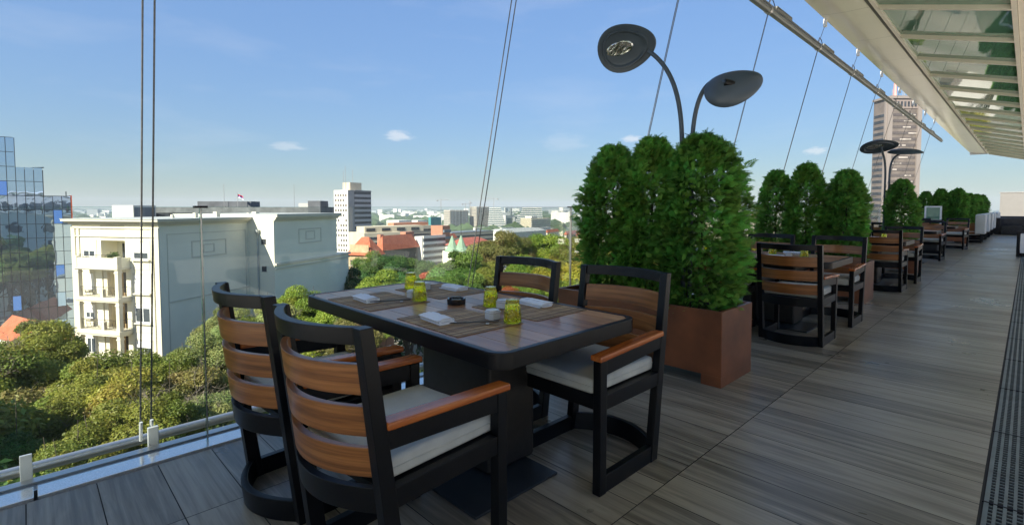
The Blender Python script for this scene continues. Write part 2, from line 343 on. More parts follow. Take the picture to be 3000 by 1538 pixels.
# thin streaky cloud and a few small puffs, laid out by direction on the sky
mp = N(nt, 'ShaderNodeMapping'); mp.inputs['Scale'].default_value = (3.2, 3.2, 13); mp.inputs['Location'].default_value = (0.3, 1.7, 0.2); L(nt, tc.outputs['Generated'], mp.inputs['Vector'])
n1 = N(nt, 'ShaderNodeTexNoise', Scale=1.5, Detail=6.0, Roughness=0.55, Distortion=0.3); L(nt, mp.outputs[0], n1.inputs['Vector'])
m1 = ramp(nt, n1.outputs['Fac'], [(0.52, (0, 0, 0)), (0.95, (0.16, 0.16, 0.16))])
cur = m1
for (px, py, sx, sz, amt) in ((1168, 400, 0.030, 0.012, 0.50), (845, 430, 0.034, 0.009, 0.30), (1850, 408, 0.020, 0.008, 0.5), (2390, 443, 0.020, 0.008, 0.45), (1650, 420, 0.05, 0.02, 0.14)):
    d = ray(px, py).normalized()
    a = math.atan2(d.x, d.y)
    sub = N(nt, 'ShaderNodeVectorMath', operation='SUBTRACT'); sub.inputs[1].default_value = d; L(nt, tc.outputs['Generated'], sub.inputs[0])
    mpp = N(nt, 'ShaderNodeMapping'); mpp.vector_type = 'TEXTURE'; mpp.inputs['Scale'].default_value = (sx, sx, sz); L(nt, sub.outputs[0], mpp.inputs['Vector'])
    nz = N(nt, 'ShaderNodeTexNoise', Scale=1.6, Detail=4.0); L(nt, mpp.outputs[0], nz.inputs['Vector'])
    ln = N(nt, 'ShaderNodeVectorMath', operation='LENGTH'); L(nt, mpp.outputs[0], ln.inputs[0])
    ad = N(nt, 'ShaderNodeMath', operation='MULTIPLY_ADD'); ad.inputs[1].default_value = 1.5; L(nt, nz.outputs['Fac'], ad.inputs[0]); L(nt, ln.outputs['Value'], ad.inputs[2])
    rr = ramp(nt, ad.outputs[0], [(0.60, (amt, amt, amt)), (0.98, (0, 0, 0))])
    rr.node.color_ramp.interpolation = 'EASE'
    ml = N(nt, 'ShaderNodeMath', operation='MULTIPLY'); ml.inputs[1].default_value = 0.55
    # ramp works on 0..1: scale the distance field
    L(nt, ad.outputs[0], ml.inputs[0]); L(nt, ml.outputs[0], rr.node.inputs['Fac'])
    mxx = N(nt, 'ShaderNodeMix'); mxx.data_type = 'RGBA'; mxx.blend_type = 'ADD'; mxx.inputs['Factor'].default_value = 1
    L(nt, cur, mxx.inputs['A']); L(nt, rr, mxx.inputs['B']); cur = mxx.outputs['Result']
mc = N(nt, 'ShaderNodeMix'); mc.data_type = 'RGBA'; L(nt, cur, mc.inputs['Factor']); mc.inputs['B'].default_value = (5.2, 5.2, 5.3, 1)
bw = N(nt, 'ShaderNodeRGBToBW'); L(nt, sky.outputs[0], bw.inputs[0]); pw0 = N(nt, 'ShaderNodeMath', operation='POWER'); pw0.inputs[1].default_value = -0.62; L(nt, bw.outputs[0], pw0.inputs[0])
gm = N(nt, 'ShaderNodeVectorMath', operation='SCALE'); L(nt, sky.outputs[0], gm.inputs[0]); L(nt, pw0.outputs[0], gm.inputs['Scale'])
tn = N(nt, 'ShaderNodeMix'); tn.data_type = 'RGBA'; tn.blend_type = 'MULTIPLY'; tn.inputs['Factor'].default_value = 1; tn.inputs['B'].default_value = (1.33, 1.49, 1.66, 1)
L(nt, gm.outputs[0], tn.inputs['A']); L(nt, tn.outputs['Result'], mc.inputs['A']); L(nt, mc.outputs['Result'], bg.inputs['Color']); bg.inputs['Strength'].default_value = 0.082
sl = bpy.data.lights.new('sun', 'SUN'); so = bpy.data.objects.new('sun', sl); COL.objects.link(so)
sl.energy = 4.7; sl.angle = math.radians(0.5); sl.color = (1.0, 0.93, 0.80)
sd = Vector((SUN_AZ.x * math.cos(SUN_EL), SUN_AZ.y * math.cos(SUN_EL), math.sin(SUN_EL)))
so.rotation_euler = sd.to_track_quat('Z', 'Y').to_euler(); so.location = (0, 0, 80)
scene.view_settings.view_transform = 'Standard'; scene.view_settings.look = 'None'; scene.view_settings.exposure = 1.2
scene.render.engine = 'CYCLES'; cyc = scene.cycles
cyc.use_denoising = True; cyc.max_bounces = 10; cyc.transparent_max_bounces = 24; cyc.transmission_bounces = 8; cyc.glossy_bounces = 5; cyc.diffuse_bounces = 6
cyc.caustics_reflective = False; cyc.caustics_refractive = False; cyc.sample_clamp_indirect = 8

exec_parts = []
# ================================================================== THE TERRACE
slab = MB().box(-3.035, 9.0, -26, 44.9, -0.3, -0.004).build('terrace_slab', joint_m); tag(slab, kind='structure')
mb = MB()
cols = [(-3.035, -2.42), (-2.42, -1.15), (-1.15, -0.105), (0.165, 1.43)] 
for ci, (x0, x1) in enumerate(cols):
    ph = [-0.038, -0.038, 0.085, 0.0, .1, .03, .2, .14, .07, 0][ci]; y = -1.2 + ((ph + 0.0) % 0.24)
    while y < 44.6:
        mb.add([(x0 + .0022, y + .0022, 0), (x1 - .0022, y + .0022, 0), (x1 - .0022, y + .2378, 0), (x0 + .0022, y + .2378, 0)], [(0, 1, 2, 3)], (random.random(), random.random(), random.random()))
        y += 0.24
tag(mb.build('terrace_floor', tile_m), kind='structure')

mb = MB(); rp = random.Random(2)
def slabs(x0, x1, y0, y1, s_=0.6):
    nx = max(1, round((x1 - x0) / s_)); ny = max(1, round((y1 - y0) / s_)); dx = (x1 - x0) / nx; dy = (y1 - y0) / ny
    for i in range(nx):
        for j in range(ny): mb.add([(x0 + i * dx + .002, y0 + j * dy + .002, 0), (x0 + (i + 1) * dx - .002, y0 + j * dy + .002, 0), (x0 + (i + 1) * dx - .002, y0 + (j + 1) * dy - .002, 0), (x0 + i * dx + .002, y0 + (j + 1) * dy - .002, 0)], [(0, 1, 2, 3)], (rp.random(),) * 3)
slabs(1.434, 9.0, -26, 44.6); slabs(-3.035, 1.43, -26, -1.24)
tag(mb.build('terrace_paving', simple('pale_stone_paving', (0.82, 0.79, 0.71), rough=0.6, var=0.06, vscale=3)), kind='structure')  # unseen pale floor, added to bounce sunlight onto the furniture and soffit
# drain grating beside the tiles
root = empty('drain_grating', (0, 0, 0), 0, 'long slotted grey drain grating let into the floor along the right edge', 'drain grating')
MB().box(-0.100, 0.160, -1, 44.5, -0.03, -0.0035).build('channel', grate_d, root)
for k in range(9):
    x = -0.094 + k * 0.0305
    MB().box(x, x + (0.012 if k else 0.016), -1, 44.5, -0.003, 0.003).build('rib', grate_m, root)
mb = MB(); y = 0.8
while y < 26: mb.box(-0.078, 0.15, y, y + 0.007, -0.003, 0.0012); y += 0.034
tag(mb.build('cross_bars', grate_m, root), kind='stuff')
for k in range(24): MB().box(-0.1, 0.16, 1.0 + k * 1.0, 1.012 + k * 1.0, 0.0, 0.0036).build('joint', grate_d, root)

# granite coping, steel channel, outer rail
root = empty('parapet_coping', (-3.1, 0, 0), 0, 'pale granite coping strip along the terrace edge under the glass', 'coping')
root.location = (0, 0, 0)
for a, b in ((-8, -2.49), (-2.487, -0.012), (0.0, 0.93), (0.933, 3.86), (3.863, 7.04), (7.043, 10.2), (10.203, 14), (14.003, 44.9)):
    MB().box(-3.172, -3.05, a, b, -0.3, 0.010).build('coping_stone', granite, root, bevel=0.003)
root = empty('edge_channel', (0, 0, 0), 0, 'steel channel outside the granite coping, its inner flange coloured as if in shade', 'metal channel')
MB().box(-3.245, -3.176, -8, 44.9, -0.25, -0.012).build('inner_flange', steel_d, root)  # same steel in a darker colour, shade painted onto the inner flange
MB().box(-3.305, -3.247, -8, 44.9, -0.25, -0.002).build('outer_flange', steel, root)
root = empty('steel_rail', (0, 0, 0), 0, 'low brushed steel tube rail running outside the glass balustrade', 'rail')
MB().tube([(-3.43, -8, 0.0), (-3.43, 44.9, 0.0)], 0.027, 20).build('tube', steel, root, autosm=50)
for k, y in enumerate((-2.2, -0.035, 2.17, 4.4, 6.6, 8.8, 11.0, 13.2)):
    mb = MB(); mb.box(-3.315, -3.300, y - 0.022, y + 0.022, -0.03, 0.118); mb.box(-3.44, -3.315, y - 0.02, y + 0.02, -0.02, 0.0)
    mb.build('bracket_plate', white_paint, root, bevel=0.002)

# glass balustrade
XG = -3.15; joints = [0.69 + 3.178 * k for k in range(-3, 14)]
glabels = {}
order = ['leftmost glass balustrade pane running out of the picture', 'glass balustrade pane behind the front table and its two chairs',
         'glass balustrade pane behind the nearest hedge planter', 'glass balustrade pane behind the second dining table']
for k in range(len(joints) - 1):
    a, b = joints[k] + 0.004, joints[k + 1] - 0.004
    mb = MB(); mb.box(XG - 0.004, XG + 0.004, a, b, -0.0, 1.30)
    idx = k - 2
    if idx < 0 and k != 2: continue
    lab = order[idx] if 0 <= idx < 4 else 'glass balustrade pane half hidden behind the far hedges'
    r = empty('glass_balustrade', (0, 0, 0), 0, lab, 'glass balustrade', 'glass balustrade panes'); mb.build('pane', pane_m, r); MB().box(XG - 0.006, XG + 0.006, a, b, 1.3005, 1.303).build('top_edge', edge_m, r)
for i, y in enumerate(joints[3:]):
    first = i == 0
    lab = {0: 'slim glass joint post with black cap left of the front chairs', 1: 'slim glass joint post with black cap left of the nearest hedge'}.get(i, 'slim glass joint post hidden among the far hedges')
    r = empty('joint_post', (XG, y, 0), 0, lab, 'post', 'balustrade joint posts')
    MB().box(-0.007, 0.007, -0.006, 0.006, 0.011, 1.296).build('post_strip', edge_m if i == 0 else steel, r)
    MB().box(0.0075, 0.0095, -0.0035, 0.0035, 0.011, 1.296).build('seal', steel, r)
    MB().box(-0.02, 0.02, -0.032, 0.032, 1.297, 1.309).build('cap', black, r, bevel=0.002)

# stay cables from the outer rail up to the beam
XB, ZB = -2.46, 3.87
places_c = ['leftmost, in front of the cream building', 'second from the left, behind the front table', 'third from the left, just left of the tall lamp pole',
            'fourth from the left, passing behind the second lamp head', 'fifth from the left', 'sixth from the left']
for k in range(-1, 11):
    y = 0.44 + 2.205 * k
    lab = 'double steel stay cable with white foot bracket' if k < 0 else ('steel stay cables, ' + places_c[k] if k < 6 else 'thin steel stay cable far down the terrace')
    r = empty('stay_cable', (-3.36, y, 0), 0, lab, 'cable', 'steel stay cables')
    top = Vector((XB + 3.36, 0.0, ZB - 0.03))
    for dy in ((-0.022, 0.026) if k < 2 else (-0.012, 0.012)):
        MB().tube([(0.0, dy * 1.0, 0.10), (top.x, dy * 0.9, top.z)], 0.0042 if k < 3 else 0.0035, 6).build('cable', cable_m, r)
        MB().tube([(0.0, dy, 0.02), (0.022, dy, 0.13)], 0.0085, 8).build('turnbuckle', white_paint, r)
    MB().box(0.01, 0.035, 0.005, 0.055, -0.02, 0.092).build('foot_bracket', white_paint, r, bevel=0.004)
    # hanger above the beam
    r2 = empty('hanger_rod', (XB, y, ZB), 0, 'short hanger rod above the beam, left of the tower' if k < 7 else 'short hanger rod above the far end of the beam', 'hanger', 'hanger rods between beam and canopy')
    MB().tube([(0, 0, 0.04), (0.095, 0, 0.34)], 0.004, 6).build('rod', cable_m, r2)
    MB().box(0.07, 0.115, -0.03, 0.03, 0.30, 0.42).build('hanger_bracket', white_paint, r2, bevel=0.004)

# the lighting beam
r = empty('lighting_beam', (0, 0, 0), 0, 'long dark grey tube beam hung under the canopy edge', 'beam')
MB().tube([(XB, -7, ZB), (XB, 25.6, ZB)], 0.045, 20).build('tube', alu_m, r, autosm=50)
MB().box(XB - 0.035, XB + 0.035, -7, 25.5, ZB + 0.035, ZB + 0.06).build('cable_tray', alu_m, r)
for k in range(-1, 11):
    y = 0.44 + 2.205 * k
    MB().tube([(XB, y - 0.03, ZB), (XB, y + 0.03, ZB)], 0.055, 16).build('clamp', steel, r, autosm=50)
    t = empty('strip_light', (XB, y + 0.55, ZB + 0.07), 0, 'slim grey strip light sitting on the beam' if k < 7 else 'slim grey strip light on the far end of the beam', 'light fitting', 'strip lights on the beam')
    MB().box(-0.03, 0.03, -0.3, 0.3, 0.0, 0.045).build('housing', alu_m, t, bevel=0.006)
    MB().tube([(0, -0.3, 0.02), (0, -0.38, 0.09), (0, -0.48, 0.10), (0, -0.56, 0.0)], 0.006, 6).build('lead', chop_m, t)

# canopy
r = empty('canopy', (0, 0, 0), 0, 'long cream canopy with green glass panels over the right side of the terrace', 'canopy')
BAR = 1.765; bars = [8.909 + BAR * k for k in range(-9, 17)]
Y0, Y1 = bars[0], bars[-1]
prof = [(-2.36, 4.30), (-2.35, 4.262), (-2.22, 4.235), (-2.0, 4.212), (-1.72, 4.205)]
for k in range(len(bars) - 1):
    a, b = bars[k] + 0.004, bars[k + 1] - 0.004
    mb = MB(); n = len(prof)
    mb.add([(x, a, z) for x, z in prof] + [(x, b, z) for x, z in prof], [(i, i + 1, n + i + 1, n + i) for i in range(n - 1)])
    mb.build('soffit_panel', soffit_m, r, autosm=40)
MB().box(-2.33, -1.72, Y0, Y1, 4.275, 4.30).build('soffit_backing', bronze_m, r)
MB().box(-1.715, -1.655, Y0, Y1, 4.20, 4.34).build('gutter', bronze_m, r)
MB().box(-1.655, -1.60, Y0, Y1, 4.155, 4.34).build('edge_rail', frame_m, r, bevel=0.004)
def slope(x): return 4.18 + (x + 1.68) * (3.79 - 4.20) / 1.45
for k in range(len(bars) - 1):
    a, b = bars[k], bars[k + 1]
    vs = [(-1.60, a + .03, slope(-1.60) + .04), (-0.24, a + .03, slope(-.24) + .04), (-0.24, b - .03, slope(-.24) + .04), (-1.60, b - .03, slope(-1.6) + .04)]
    MB().hexa(vs, [(x, y, z + 0.02) for x, y, z in vs]).build('glass_panel', cglass_m, r)
for y in bars:
    vs = [(-1.60, y - .03, slope(-1.60) - .02), (-0.24, y - .03, slope(-.24) - .02), (-0.24, y + .03, slope(-.24) - .02), (-1.60, y + .03, slope(-1.6) - .02)]
    MB().hexa(vs, [(x, yy, z + 0.10) for x, yy, z in vs]).build('crossbar', frame_m, r, bevel=0.003)
MB().box(-0.24, -0.19, Y0, Y1, 3.76, 3.95).build('edge_rail', frame_m, r)
MB().box(-0.185, 1.5, Y0, Y1, 3.80, 3.95).build('soffit_board', frame_m, r)
vs = [(-2.36, Y0, 4.30), (1.6, Y0, 4.30), (1.6, Y1, 4.30), (-2.36, Y1, 4.30)]
MB().hexa([(-2.36, Y0, 4.345), (1.5, Y0, 4.345), (1.5, Y1, 4.345), (-2.36, Y1, 4.345)], [(-2.0, Y0, 4.62), (1.5, Y0, 4.62), (1.5, Y1, 4.62), (-2.0, Y1, 4.62)]).build('roof_deck', white_paint, r)
MB().box(-2.36, -0.19, Y1 + .01, Y1 + .05, 4.16, 4.345).build('end_fascia', white_paint, r)

for k in range(9): MB().box(1.36, 1.48, Y0 + .2 + k * 5.3, Y0 + .32 + k * 5.3, 0, 3.80).build('post', frame_m, r)
# restaurant front (right of the picture, seen in reflections)
r = empty('restaurant_front', (9.0, 0, 0), 0, 'glazed restaurant front along the inner side of the terrace', 'building front')
MB().box(0.0, 0.3, -8, 44.9, 0, 0.35).build('plinth', front_m, r)
MB().box(0.0, 0.3, -8, 44.9, 2.7, 3.95).build('header', front_m, r)
for k in range(22): MB().box(-0.02, 0.3, -8 + k * 2.5, -7.85 + k * 2.5, 0.35, 2.7).build('pier', front_m, r)
for k in range(21): MB().box(0.1, 0.12, -7.85 + k * 2.5, -5.5 + k * 2.5, 0.35, 2.7).build('window', winglass_m, r)

# end wall across the terrace
pw = ony(2931, 566, 44.9)
r = empty('end_wall', (pw.x, 44.9, 0), 0, 'plain grey-beige wall closing the far end of the terrace', 'wall')
MB().box(0, 9.0 - pw.x, 0, 0.25, 0, pw.z).build('wall', endwall_m, r)
MB().box(-0.04, 9.0 - pw.x, -0.03, 0.28, pw.z + .002, pw.z + 0.06).build('capping', steel, r)
# ================================================================== FURNITURE
def arc_rail(z0, z1, th, bulge, xh, yf, inner=0.0, n=14):
    """curved horizontal board between the two back posts; yf(z) gives the line of the posts"""
    mb = MB(); vs = []
    for z in (z0, z1):
        for side in (0, 1):
            for i in range(n + 1):
                x = -xh + 2 * xh * i / n
                y = yf(z) - bulge * (1 - (x / xh) ** 2) + (th if side else 0) + inner
                vs.append((x, y, z))
    m = n + 1
    fs = []
    for i in range(n):
        A, B, C_, D = i, i + 1, m + i + 1, m + i                       # bottom outer/inner
        fs += [(i, m + i, m + i + 1, i + 1), (2 * m + i, 2 * m + i + 1, 3 * m + i + 1, 3 * m + i),
               (i, i + 1, 2 * m + i + 1, 2 * m + i), (m + i, 3 * m + i, 3 * m + i + 1, m + i + 1)]
    fs += [(0, 2 * m, 3 * m, m), (n, m + n, 3 * m + n, 2 * m + n)]
    return mb.add(vs, fs)
def cushion_mb(x0, x1, y0, y1, z0, z1, puff=0.012, n=10):
    mb = MB(); vs = []; fs = []
    def rim(t): return max(0.0, 1 - abs(2 * t - 1) ** 6)
    for lay in (0, 1):
        for j in range(n + 1):
            for i in range(n + 1):
                u, v = i / n, j / n
                zz = (z1 + puff * math.sin(PI * u) * math.sin(PI * v) + 0.003 * math.sin(7 * u + 3 * v)) if lay else z0
                vs.append((x0 + (x1 - x0) * u, y0 + (y1 - y0) * v, zz))
    m = n + 1; q = m * m
    for j in range(n):
        for i in range(n):
            a = j * m + i; fs.append((a, a + m, a + m + 1, a + 1)); a += q; fs.append((a, a + 1, a + m + 1, a + m))
    for i in range(n):
        fs.append((i, i + 1, q + i + 1, q + i)); a = n * m + i; fs.append((a + 1, a, q + a, q + a + 1))
        a = i * m; fs.append((a + m, a, q + a, q + a + m)); a = i * m + n; fs.append((a, a + m, q + a + m, q + a))
    return mb.add(vs, fs)
def make_chair():
    r = empty('dining_chair')
    hw = 0.2825; pw_ = 0.042; RK = 0.12; TOP = 0.957
    yb = lambda z: -0.235 - RK * z / TOP
    for s in (-1, 1):
        x0, x1 = (s * hw, s * (hw - pw_)) if s < 0 else (hw - pw_, hw)
        MB().hexa([(x0, yb(0) - .0, 0), (x1, yb(0), 0), (x1, yb(0) + .06, 0), (x0, yb(0) + .06, 0)],
                  [(x0, yb(TOP), TOP), (x1, yb(TOP), TOP), (x1, yb(TOP) + .045, TOP), (x0, yb(TOP) + .045, TOP)]).build('back_post', black, r, bevel=0.003)
        MB().box(x0, x1, 0.215, 0.265, 0, 0.612).build('front_leg', black, r, bevel=0.003)
        xa = x0 + 0.004; xb = x1 - 0.004
        MB().box(xa, xb, yb(0.05) + .056, 0.2148, 0.0, 0.082).build('floor_runner', black, r, bevel=0.003)
        MB().box(xa, xb, yb(0.42) + .05, 0.2148, 0.385, 0.452).build('seat_rail', black, r, bevel=0.003)
        c = (x0 + x1) / 2
        MB().hexa([(c - .017, yb(0.60) + .046, 0.575), (c + .017, yb(0.6) + .046, 0.575), (c + .017, 0.2148, 0.545), (c - .017, 0.2148, 0.545)],
                  [(c - .017, yb(0.6) + .046, 0.638), (c + .017, yb(0.6) + .046, 0.638), (c + .017, 0.2148, 0.612), (c - .017, 0.2148, 0.612)]).build('arm_rail', black, r, bevel=0.002)
        MB().hexa([(c - .031, yb(0.65) + .047, 0.639), (c + .031, yb(0.65) + .047, 0.639), (c + .031, 0.275, 0.614), (c - .031, 0.275, 0.614)],
                  [(c - .031, yb(0.65) + .047, 0.664), (c + .031, yb(0.65) + .047, 0.664), (c + .031, 0.275, 0.640), (c - .031, 0.275, 0.640)]).build('armrest', orange_y, r, bevel=0.006)
    xi = hw - pw_ + 0.001
    arc_rail(0.905, 0.957, 0.032, 0.082, xi, yb).build('top_rail', black, r, bevel=0.002)
    for z0, z1 in ((0.752, 0.846), (0.622, 0.716), (0.492, 0.586)):
        arc_rail(z0, z1, 0.024, 0.082, xi, yb, 0.004).build('slat', orange_x, r, bevel=0.002)
    arc_rail(0.375, 0.458, 0.026, 0.082, xi, yb, 0.002).build('back_seat_rail', black, r, bevel=0.002)
    arc_rail(0.0, 0.094, 0.03, 0.10, xi, yb, 0.0).build('curved_base', black, r, bevel=0.003)
    MB().box(-xi, xi, 0.219, 0.255, 0.385, 0.452).build('front_rail', black, r, bevel=0.003)
    MB().box(-xi, xi, -0.27, 0.218, 0.425, 0.449).build('seat_board', black, r)
    cu = cushion_mb(-0.236, 0.236, -0.262, 0.262, 0.4535, 0.522).build('cushion', fabric, r, bevel=0.016, seg=3)
    pts = [(x, y, 0.490) for x, y in rrect(-0.2385, 0.2385, -0.2645, 0.2645, 0.014, 3)]
    MB().tube(pts + pts[:2], 0.0028, 6, cap=False).build('piping', fabric, cu)
    return r
def make_table():
    r = empty('dining_table')
    hx, hy = 0.91, 0.475
    o = MB().ring(rrect(-hx, hx, -hy, hy, 0.075, 8), rrect(-hx + .03, hx - .03, -hy + .03, hy - .03, 0.05, 8), 0.682, 0.750).build('rim', black, r, bevel=0.004)
    mb = MB(); inner = rrect(-hx + .0302, hx - .0302, -hy + .0302, hy - .0302, 0.0498, 8)
    # planks clipped to the rounded inner outline
    ny = 8; yy0 = -hy + .0302; dy = 2 * (hy - .0302) / ny
    for j in range(ny):
        a = yy0 + dy * j + .0015; b = a + dy - .0030
        cuts = [-hx + .0302] + [(-0.28 if j % 2 else 0.31) + 0.01 * j] + [hx - .0302]
        for c0, c1 in zip(cuts[:-1], cuts[1:]):
            x0 = c0 + .0013; x1 = c1 - .0013; tone = (random.random(),) * 3
            def clipx(x, y):
                ry = max(0, abs(y) - (hy - .0302 - .0498)); dx = .0498 - math.sqrt(max(0, .0498 ** 2 - min(ry, .0498) ** 2))
                lim = hx - .0302 - dx; return max(-lim, min(lim, x))
            ys = [a + (b - a) * t for t in (0, .25, .5, .75, 1)] if j in (0, ny - 1) else [a, b]
            outl = [(clipx(x0, y), y) for y in reversed(ys)] + [(clipx(x1, y), y) for y in ys]
            n = len(outl); mb.add([(x, y, 0.7) for x, y in outl] + [(x, y, 0.7482) for x, y in outl],
                                  [tuple(range(n - 1, -1, -1)), tuple(range(n, 2 * n))] + [(k, (k + 1) % n, n + (k + 1) % n, n + k) for k in range(n)], tone)
    mb.build('tabletop', top_m, r)
    MB().box(-hx + .031, hx - .031, -hy + .031, hy - .031, 0.683, 0.699).build('underside', black, r)
    MB().box(-0.06, 0.50, -0.17, 0.15, 0.012, 0.682).build('pedestal', pedestal_m, r, bevel=0.02)
    MB().box(-0.24, 0.70, -0.42, 0.10, 0.0, 0.012).build('base_plate', plate_m, r, bevel=0.002)
    return r
def make_mat():
    mb = MB(); n = 74; x = -0.25
    rr = random.Random(3)
    for k in range(n):
        w_ = 0.5 / n; t = rr.random(); e = rr.uniform(-.0015, .0015)
        mb.box(x + .0004, x + w_ - .0006, -0.195 + e, 0.195 + e, 0.0005, 0.0025 + 0.0008 * rr.random(), tone=(t, t, t)); x += w_
    for y in (-0.15, -0.05, 0.05, 0.15): mb.box(-0.25, 0.25, y - .001, y + .001, 0.0034, 0.0039, tone=(0.2, 0.2, 0.2))
    return mb.build('placemat', mat_m)
def make_napkin():
    mb = MB(); prof = []
    for k in range(20):
        a = 2 * PI * k / 20; c, s = math.cos(a), math.sin(a)
        prof.append((0.045 * math.copysign(abs(c) ** 0.6, c), 0.0135 + 0.0125 * math.copysign(abs(s) ** 0.75, s)))
    L_ = 0.19; st = 12; rr = random.Random(5)
    vs = []; fs = []
    for i in range(st + 1):
        x = -L_ / 2 + L_ * i / st; q = 1 - 0.06 * math.cos(i * 1.3)
        vs += [(x + 0.004 * math.sin(3 * y * 40), y * (1 + 0.03 * math.sin(i * .9)), z * q + 0.0006 * math.sin(i * 2 + y * 200)) for y, z in prof]
    n = 20
    for i in range(st):
        for k in range(n): fs.append((i * n + k, (i + 1) * n + k, (i + 1) * n + (k + 1) % n, i * n + (k + 1) % n))
    # recessed spiral ends
    for e, base, sgn in ((0, 0, 1), (1, st * n, -1)):
        o = len(vs); inn = [(vs[base + k][0] + sgn * .006, vs[base + k][1] * .82, 0.0135 + (vs[base + k][2] - .0135) * .62) for k in range(n)]
        vs += inn
        o2 = len(vs); inn2 = [(p[0] - sgn * .005, p[1] * .75, 0.0135 + (p[2] - .0135) * .45) for p in inn]; vs += inn2
        for k in range(n):
            q = [(base + k, base + (k + 1) % n, o + (k + 1) % n, o + k), (o + k, o + (k + 1) % n, o2 + (k + 1) % n, o2 + k)]
            fs += [t if e == 0 else t[::-1] for t in q]
        fs.append(tuple(o2 + k for k in range(n)) if e == 0 else tuple(o2 + k for k in range(n - 1, -1, -1)))
    mb.add(vs, fs)
    # overlapping flap edge and a lower loose fold
    mb.box(-L_ / 2 + .004, L_ / 2 - .004, -0.050, 0.012, 0.0245, 0.0275, M=Matrix.Rotation(math.radians(7), 4, 'X'))
    mb.box(-L_ / 2 + .01, L_ / 2 + .012, -0.046, 0.052, 0.0, 0.0035)
    return mb.build('napkin', napkin_m, bevel=0.001, autosm=45)
def make_tumbler():
    mb = MB(); n = 12
    # upside down: rim on the table, thick base on top
    outer = [(0.0395, 0.0), (0.0405, 0.008), (0.0385, 0.035), (0.034, 0.070), (0.0295, 0.098), (0.028, 0.103), (0.0, 0.1035)]
    inner = [(0.0, 0.082), (0.020, 0.080), (0.026, 0.062), (0.0315, 0.034), (0.0355, 0.008), (0.0365, 0.0)]
    prof = list(reversed(inner)) ; prof = [(0.037, 0.0)] + []  # rebuilt below as one closed section
    sec = outer + inner
    vs = []
    for i, (r_, z) in enumerate(sec):
        for k in range(n):
            a = 2 * PI * k / n + (PI / n if i % 2 else 0)
            vs.append((r_ * math.cos(a), r_ * math.sin(a), z))
    fs = []
    for i in range(len(sec)):
        j = (i + 1) % len(sec)
        for k in range(n):
            fs.append((i * n + k, i * n + (k + 1) % n, j * n + (k + 1) % n, j * n + k))
    mb.add(vs, fs); mb.v = [(x * 1.08, y * 1.08, z * 1.08) for x, y, z in mb.v]; o = mb.build('tumbler', tumbler_m)
    bm = bmesh.new(); bm.from_mesh(o.data); bmesh.ops.remove_doubles(bm, verts=bm.verts, dist=1e-5); bmesh.ops.recalc_face_normals(bm, faces=bm.faces); bm.to_mesh(o.data); bm.free()
    return o
def make_ashtray():
    mb = MB(); n = 8; vs = []; fs = []
    sec = [(0.046, 0), (0.052, 0.004), (0.054, 0.030), (0.051, 0.036), (0.042, 0.036), (0.038, 0.010), (0.0, 0.008)]
    m = 32
    for i, (r_, z) in enumerate(sec):
        for k in range(m):
            a = 2 * PI * k / m; o8 = r_ / math.cos(((a + PI / 8) % (PI / 4)) - PI / 8) * 0.97
            zz = z - (0.010 if (k % 8 == 0 and i in (3, 4)) else 0)
            vs.append((o8 * math.cos(a), o8 * math.sin(a), zz))
    for i in range(len(sec) - 1):
        for k in range(m): fs.append((i * m + k, i * m + (k + 1) % m, (i + 1) * m + (k + 1) % m, (i + 1) * m + k))
    fs.append(tuple(range(m - 1, -1, -1)))
    return mb.add(vs, fs).build('ashtray', darkglassy, autosm=30)
def make_cellar():
    r = empty('condiment_box')
    def oct_(h): c = h * 0.42; return [(h, -h + c), (h, h - c), (h - c, h), (-h + c, h), (-h, h - c), (-h, -h + c), (-h + c, -h), (h - c, -h)]
    MB().prism(oct_(0.034), 0.0, 0.030).build('lower_dish', ceramic, r, bevel=0.003)
    MB().prism(oct_(0.035), 0.0305, 0.040).build('lid', ceramic, r, bevel=0.003)
    MB().prism(oct_(0.030), 0.0402, 0.047).build('top_dish', ceramic, r, bevel=0.003)
    return r
def make_chopsticks():
    r = empty('chopsticks')
    MB().tube([(-0.115, -0.006, 0.006), (0.115, -0.002, 0.014)], [0.0018, 0.0036], 6).build('stick', chop_m, r)
    MB().tube([(-0.112, 0.006, 0.006), (0.117, 0.008, 0.014)], [0.0018, 0.0036], 6).build('stick', chop_m, r)
    MB().box(0.055, 0.072, -0.02, 0.022, 0.003, 0.0085).build('rest', ceramic, r, bevel=0.002)
    return r
def make_plate():
    return MB().lathe([(0.0, 0.0), (0.035, 0.0), (0.055, 0.008), (0.058, 0.010), (0.053, 0.0085), (0.034, 0.003), (0.0, 0.003)], 28).build('side_dish', ceramic, autosm=40)

chair = make_chair(); table = make_table(); mat0 = make_mat(); nap0 = make_napkin(); tum0 = make_tumbler(); ash0 = make_ashtray(); cel0 = make_cellar(); chop0 = make_chopsticks()
bpy.context.view_layer.update(); index_kids()
used = set()
def put(proto, x, y, rz, label, group=None, cat=None, z=0.0):
    first = proto.name not in used; used.add(proto.name)
    return place(proto, first, (x, y, z), rz, label, group, cat)
G = 'black and orange slatted dining armchairs'
D = math.radians
TX = -2.26
put(chair, -1.605, 0.995, D(4.5), 'slatted dining armchair nearest the camera, its back to us at the front table', G, 'chair')
put(chair, -2.325, 0.985, D(3.0), 'slatted dining armchair at the front table, on its near side next to the glass balustrade', G, 'chair')
put(chair, -1.580, 2.075, D(180), 'dining armchair facing us at the front table, beside the nearest planter', G, 'chair')
put(chair, -2.335, 2.075, D(180), 'dining armchair facing us across the front table, seen against the treetops', G, 'chair')
put(table, TX, 1.725, 0, 'black rimmed wooden dining table laid for four in the foreground', 'dining tables on the terrace', 'table')
ZT = 0.7482
gm = 'bamboo placemats on the front table'
put(mat0, -2.67, 1.49, D(1), 'bamboo placemat at the near left corner of the front table', gm, 'placemat', ZT)
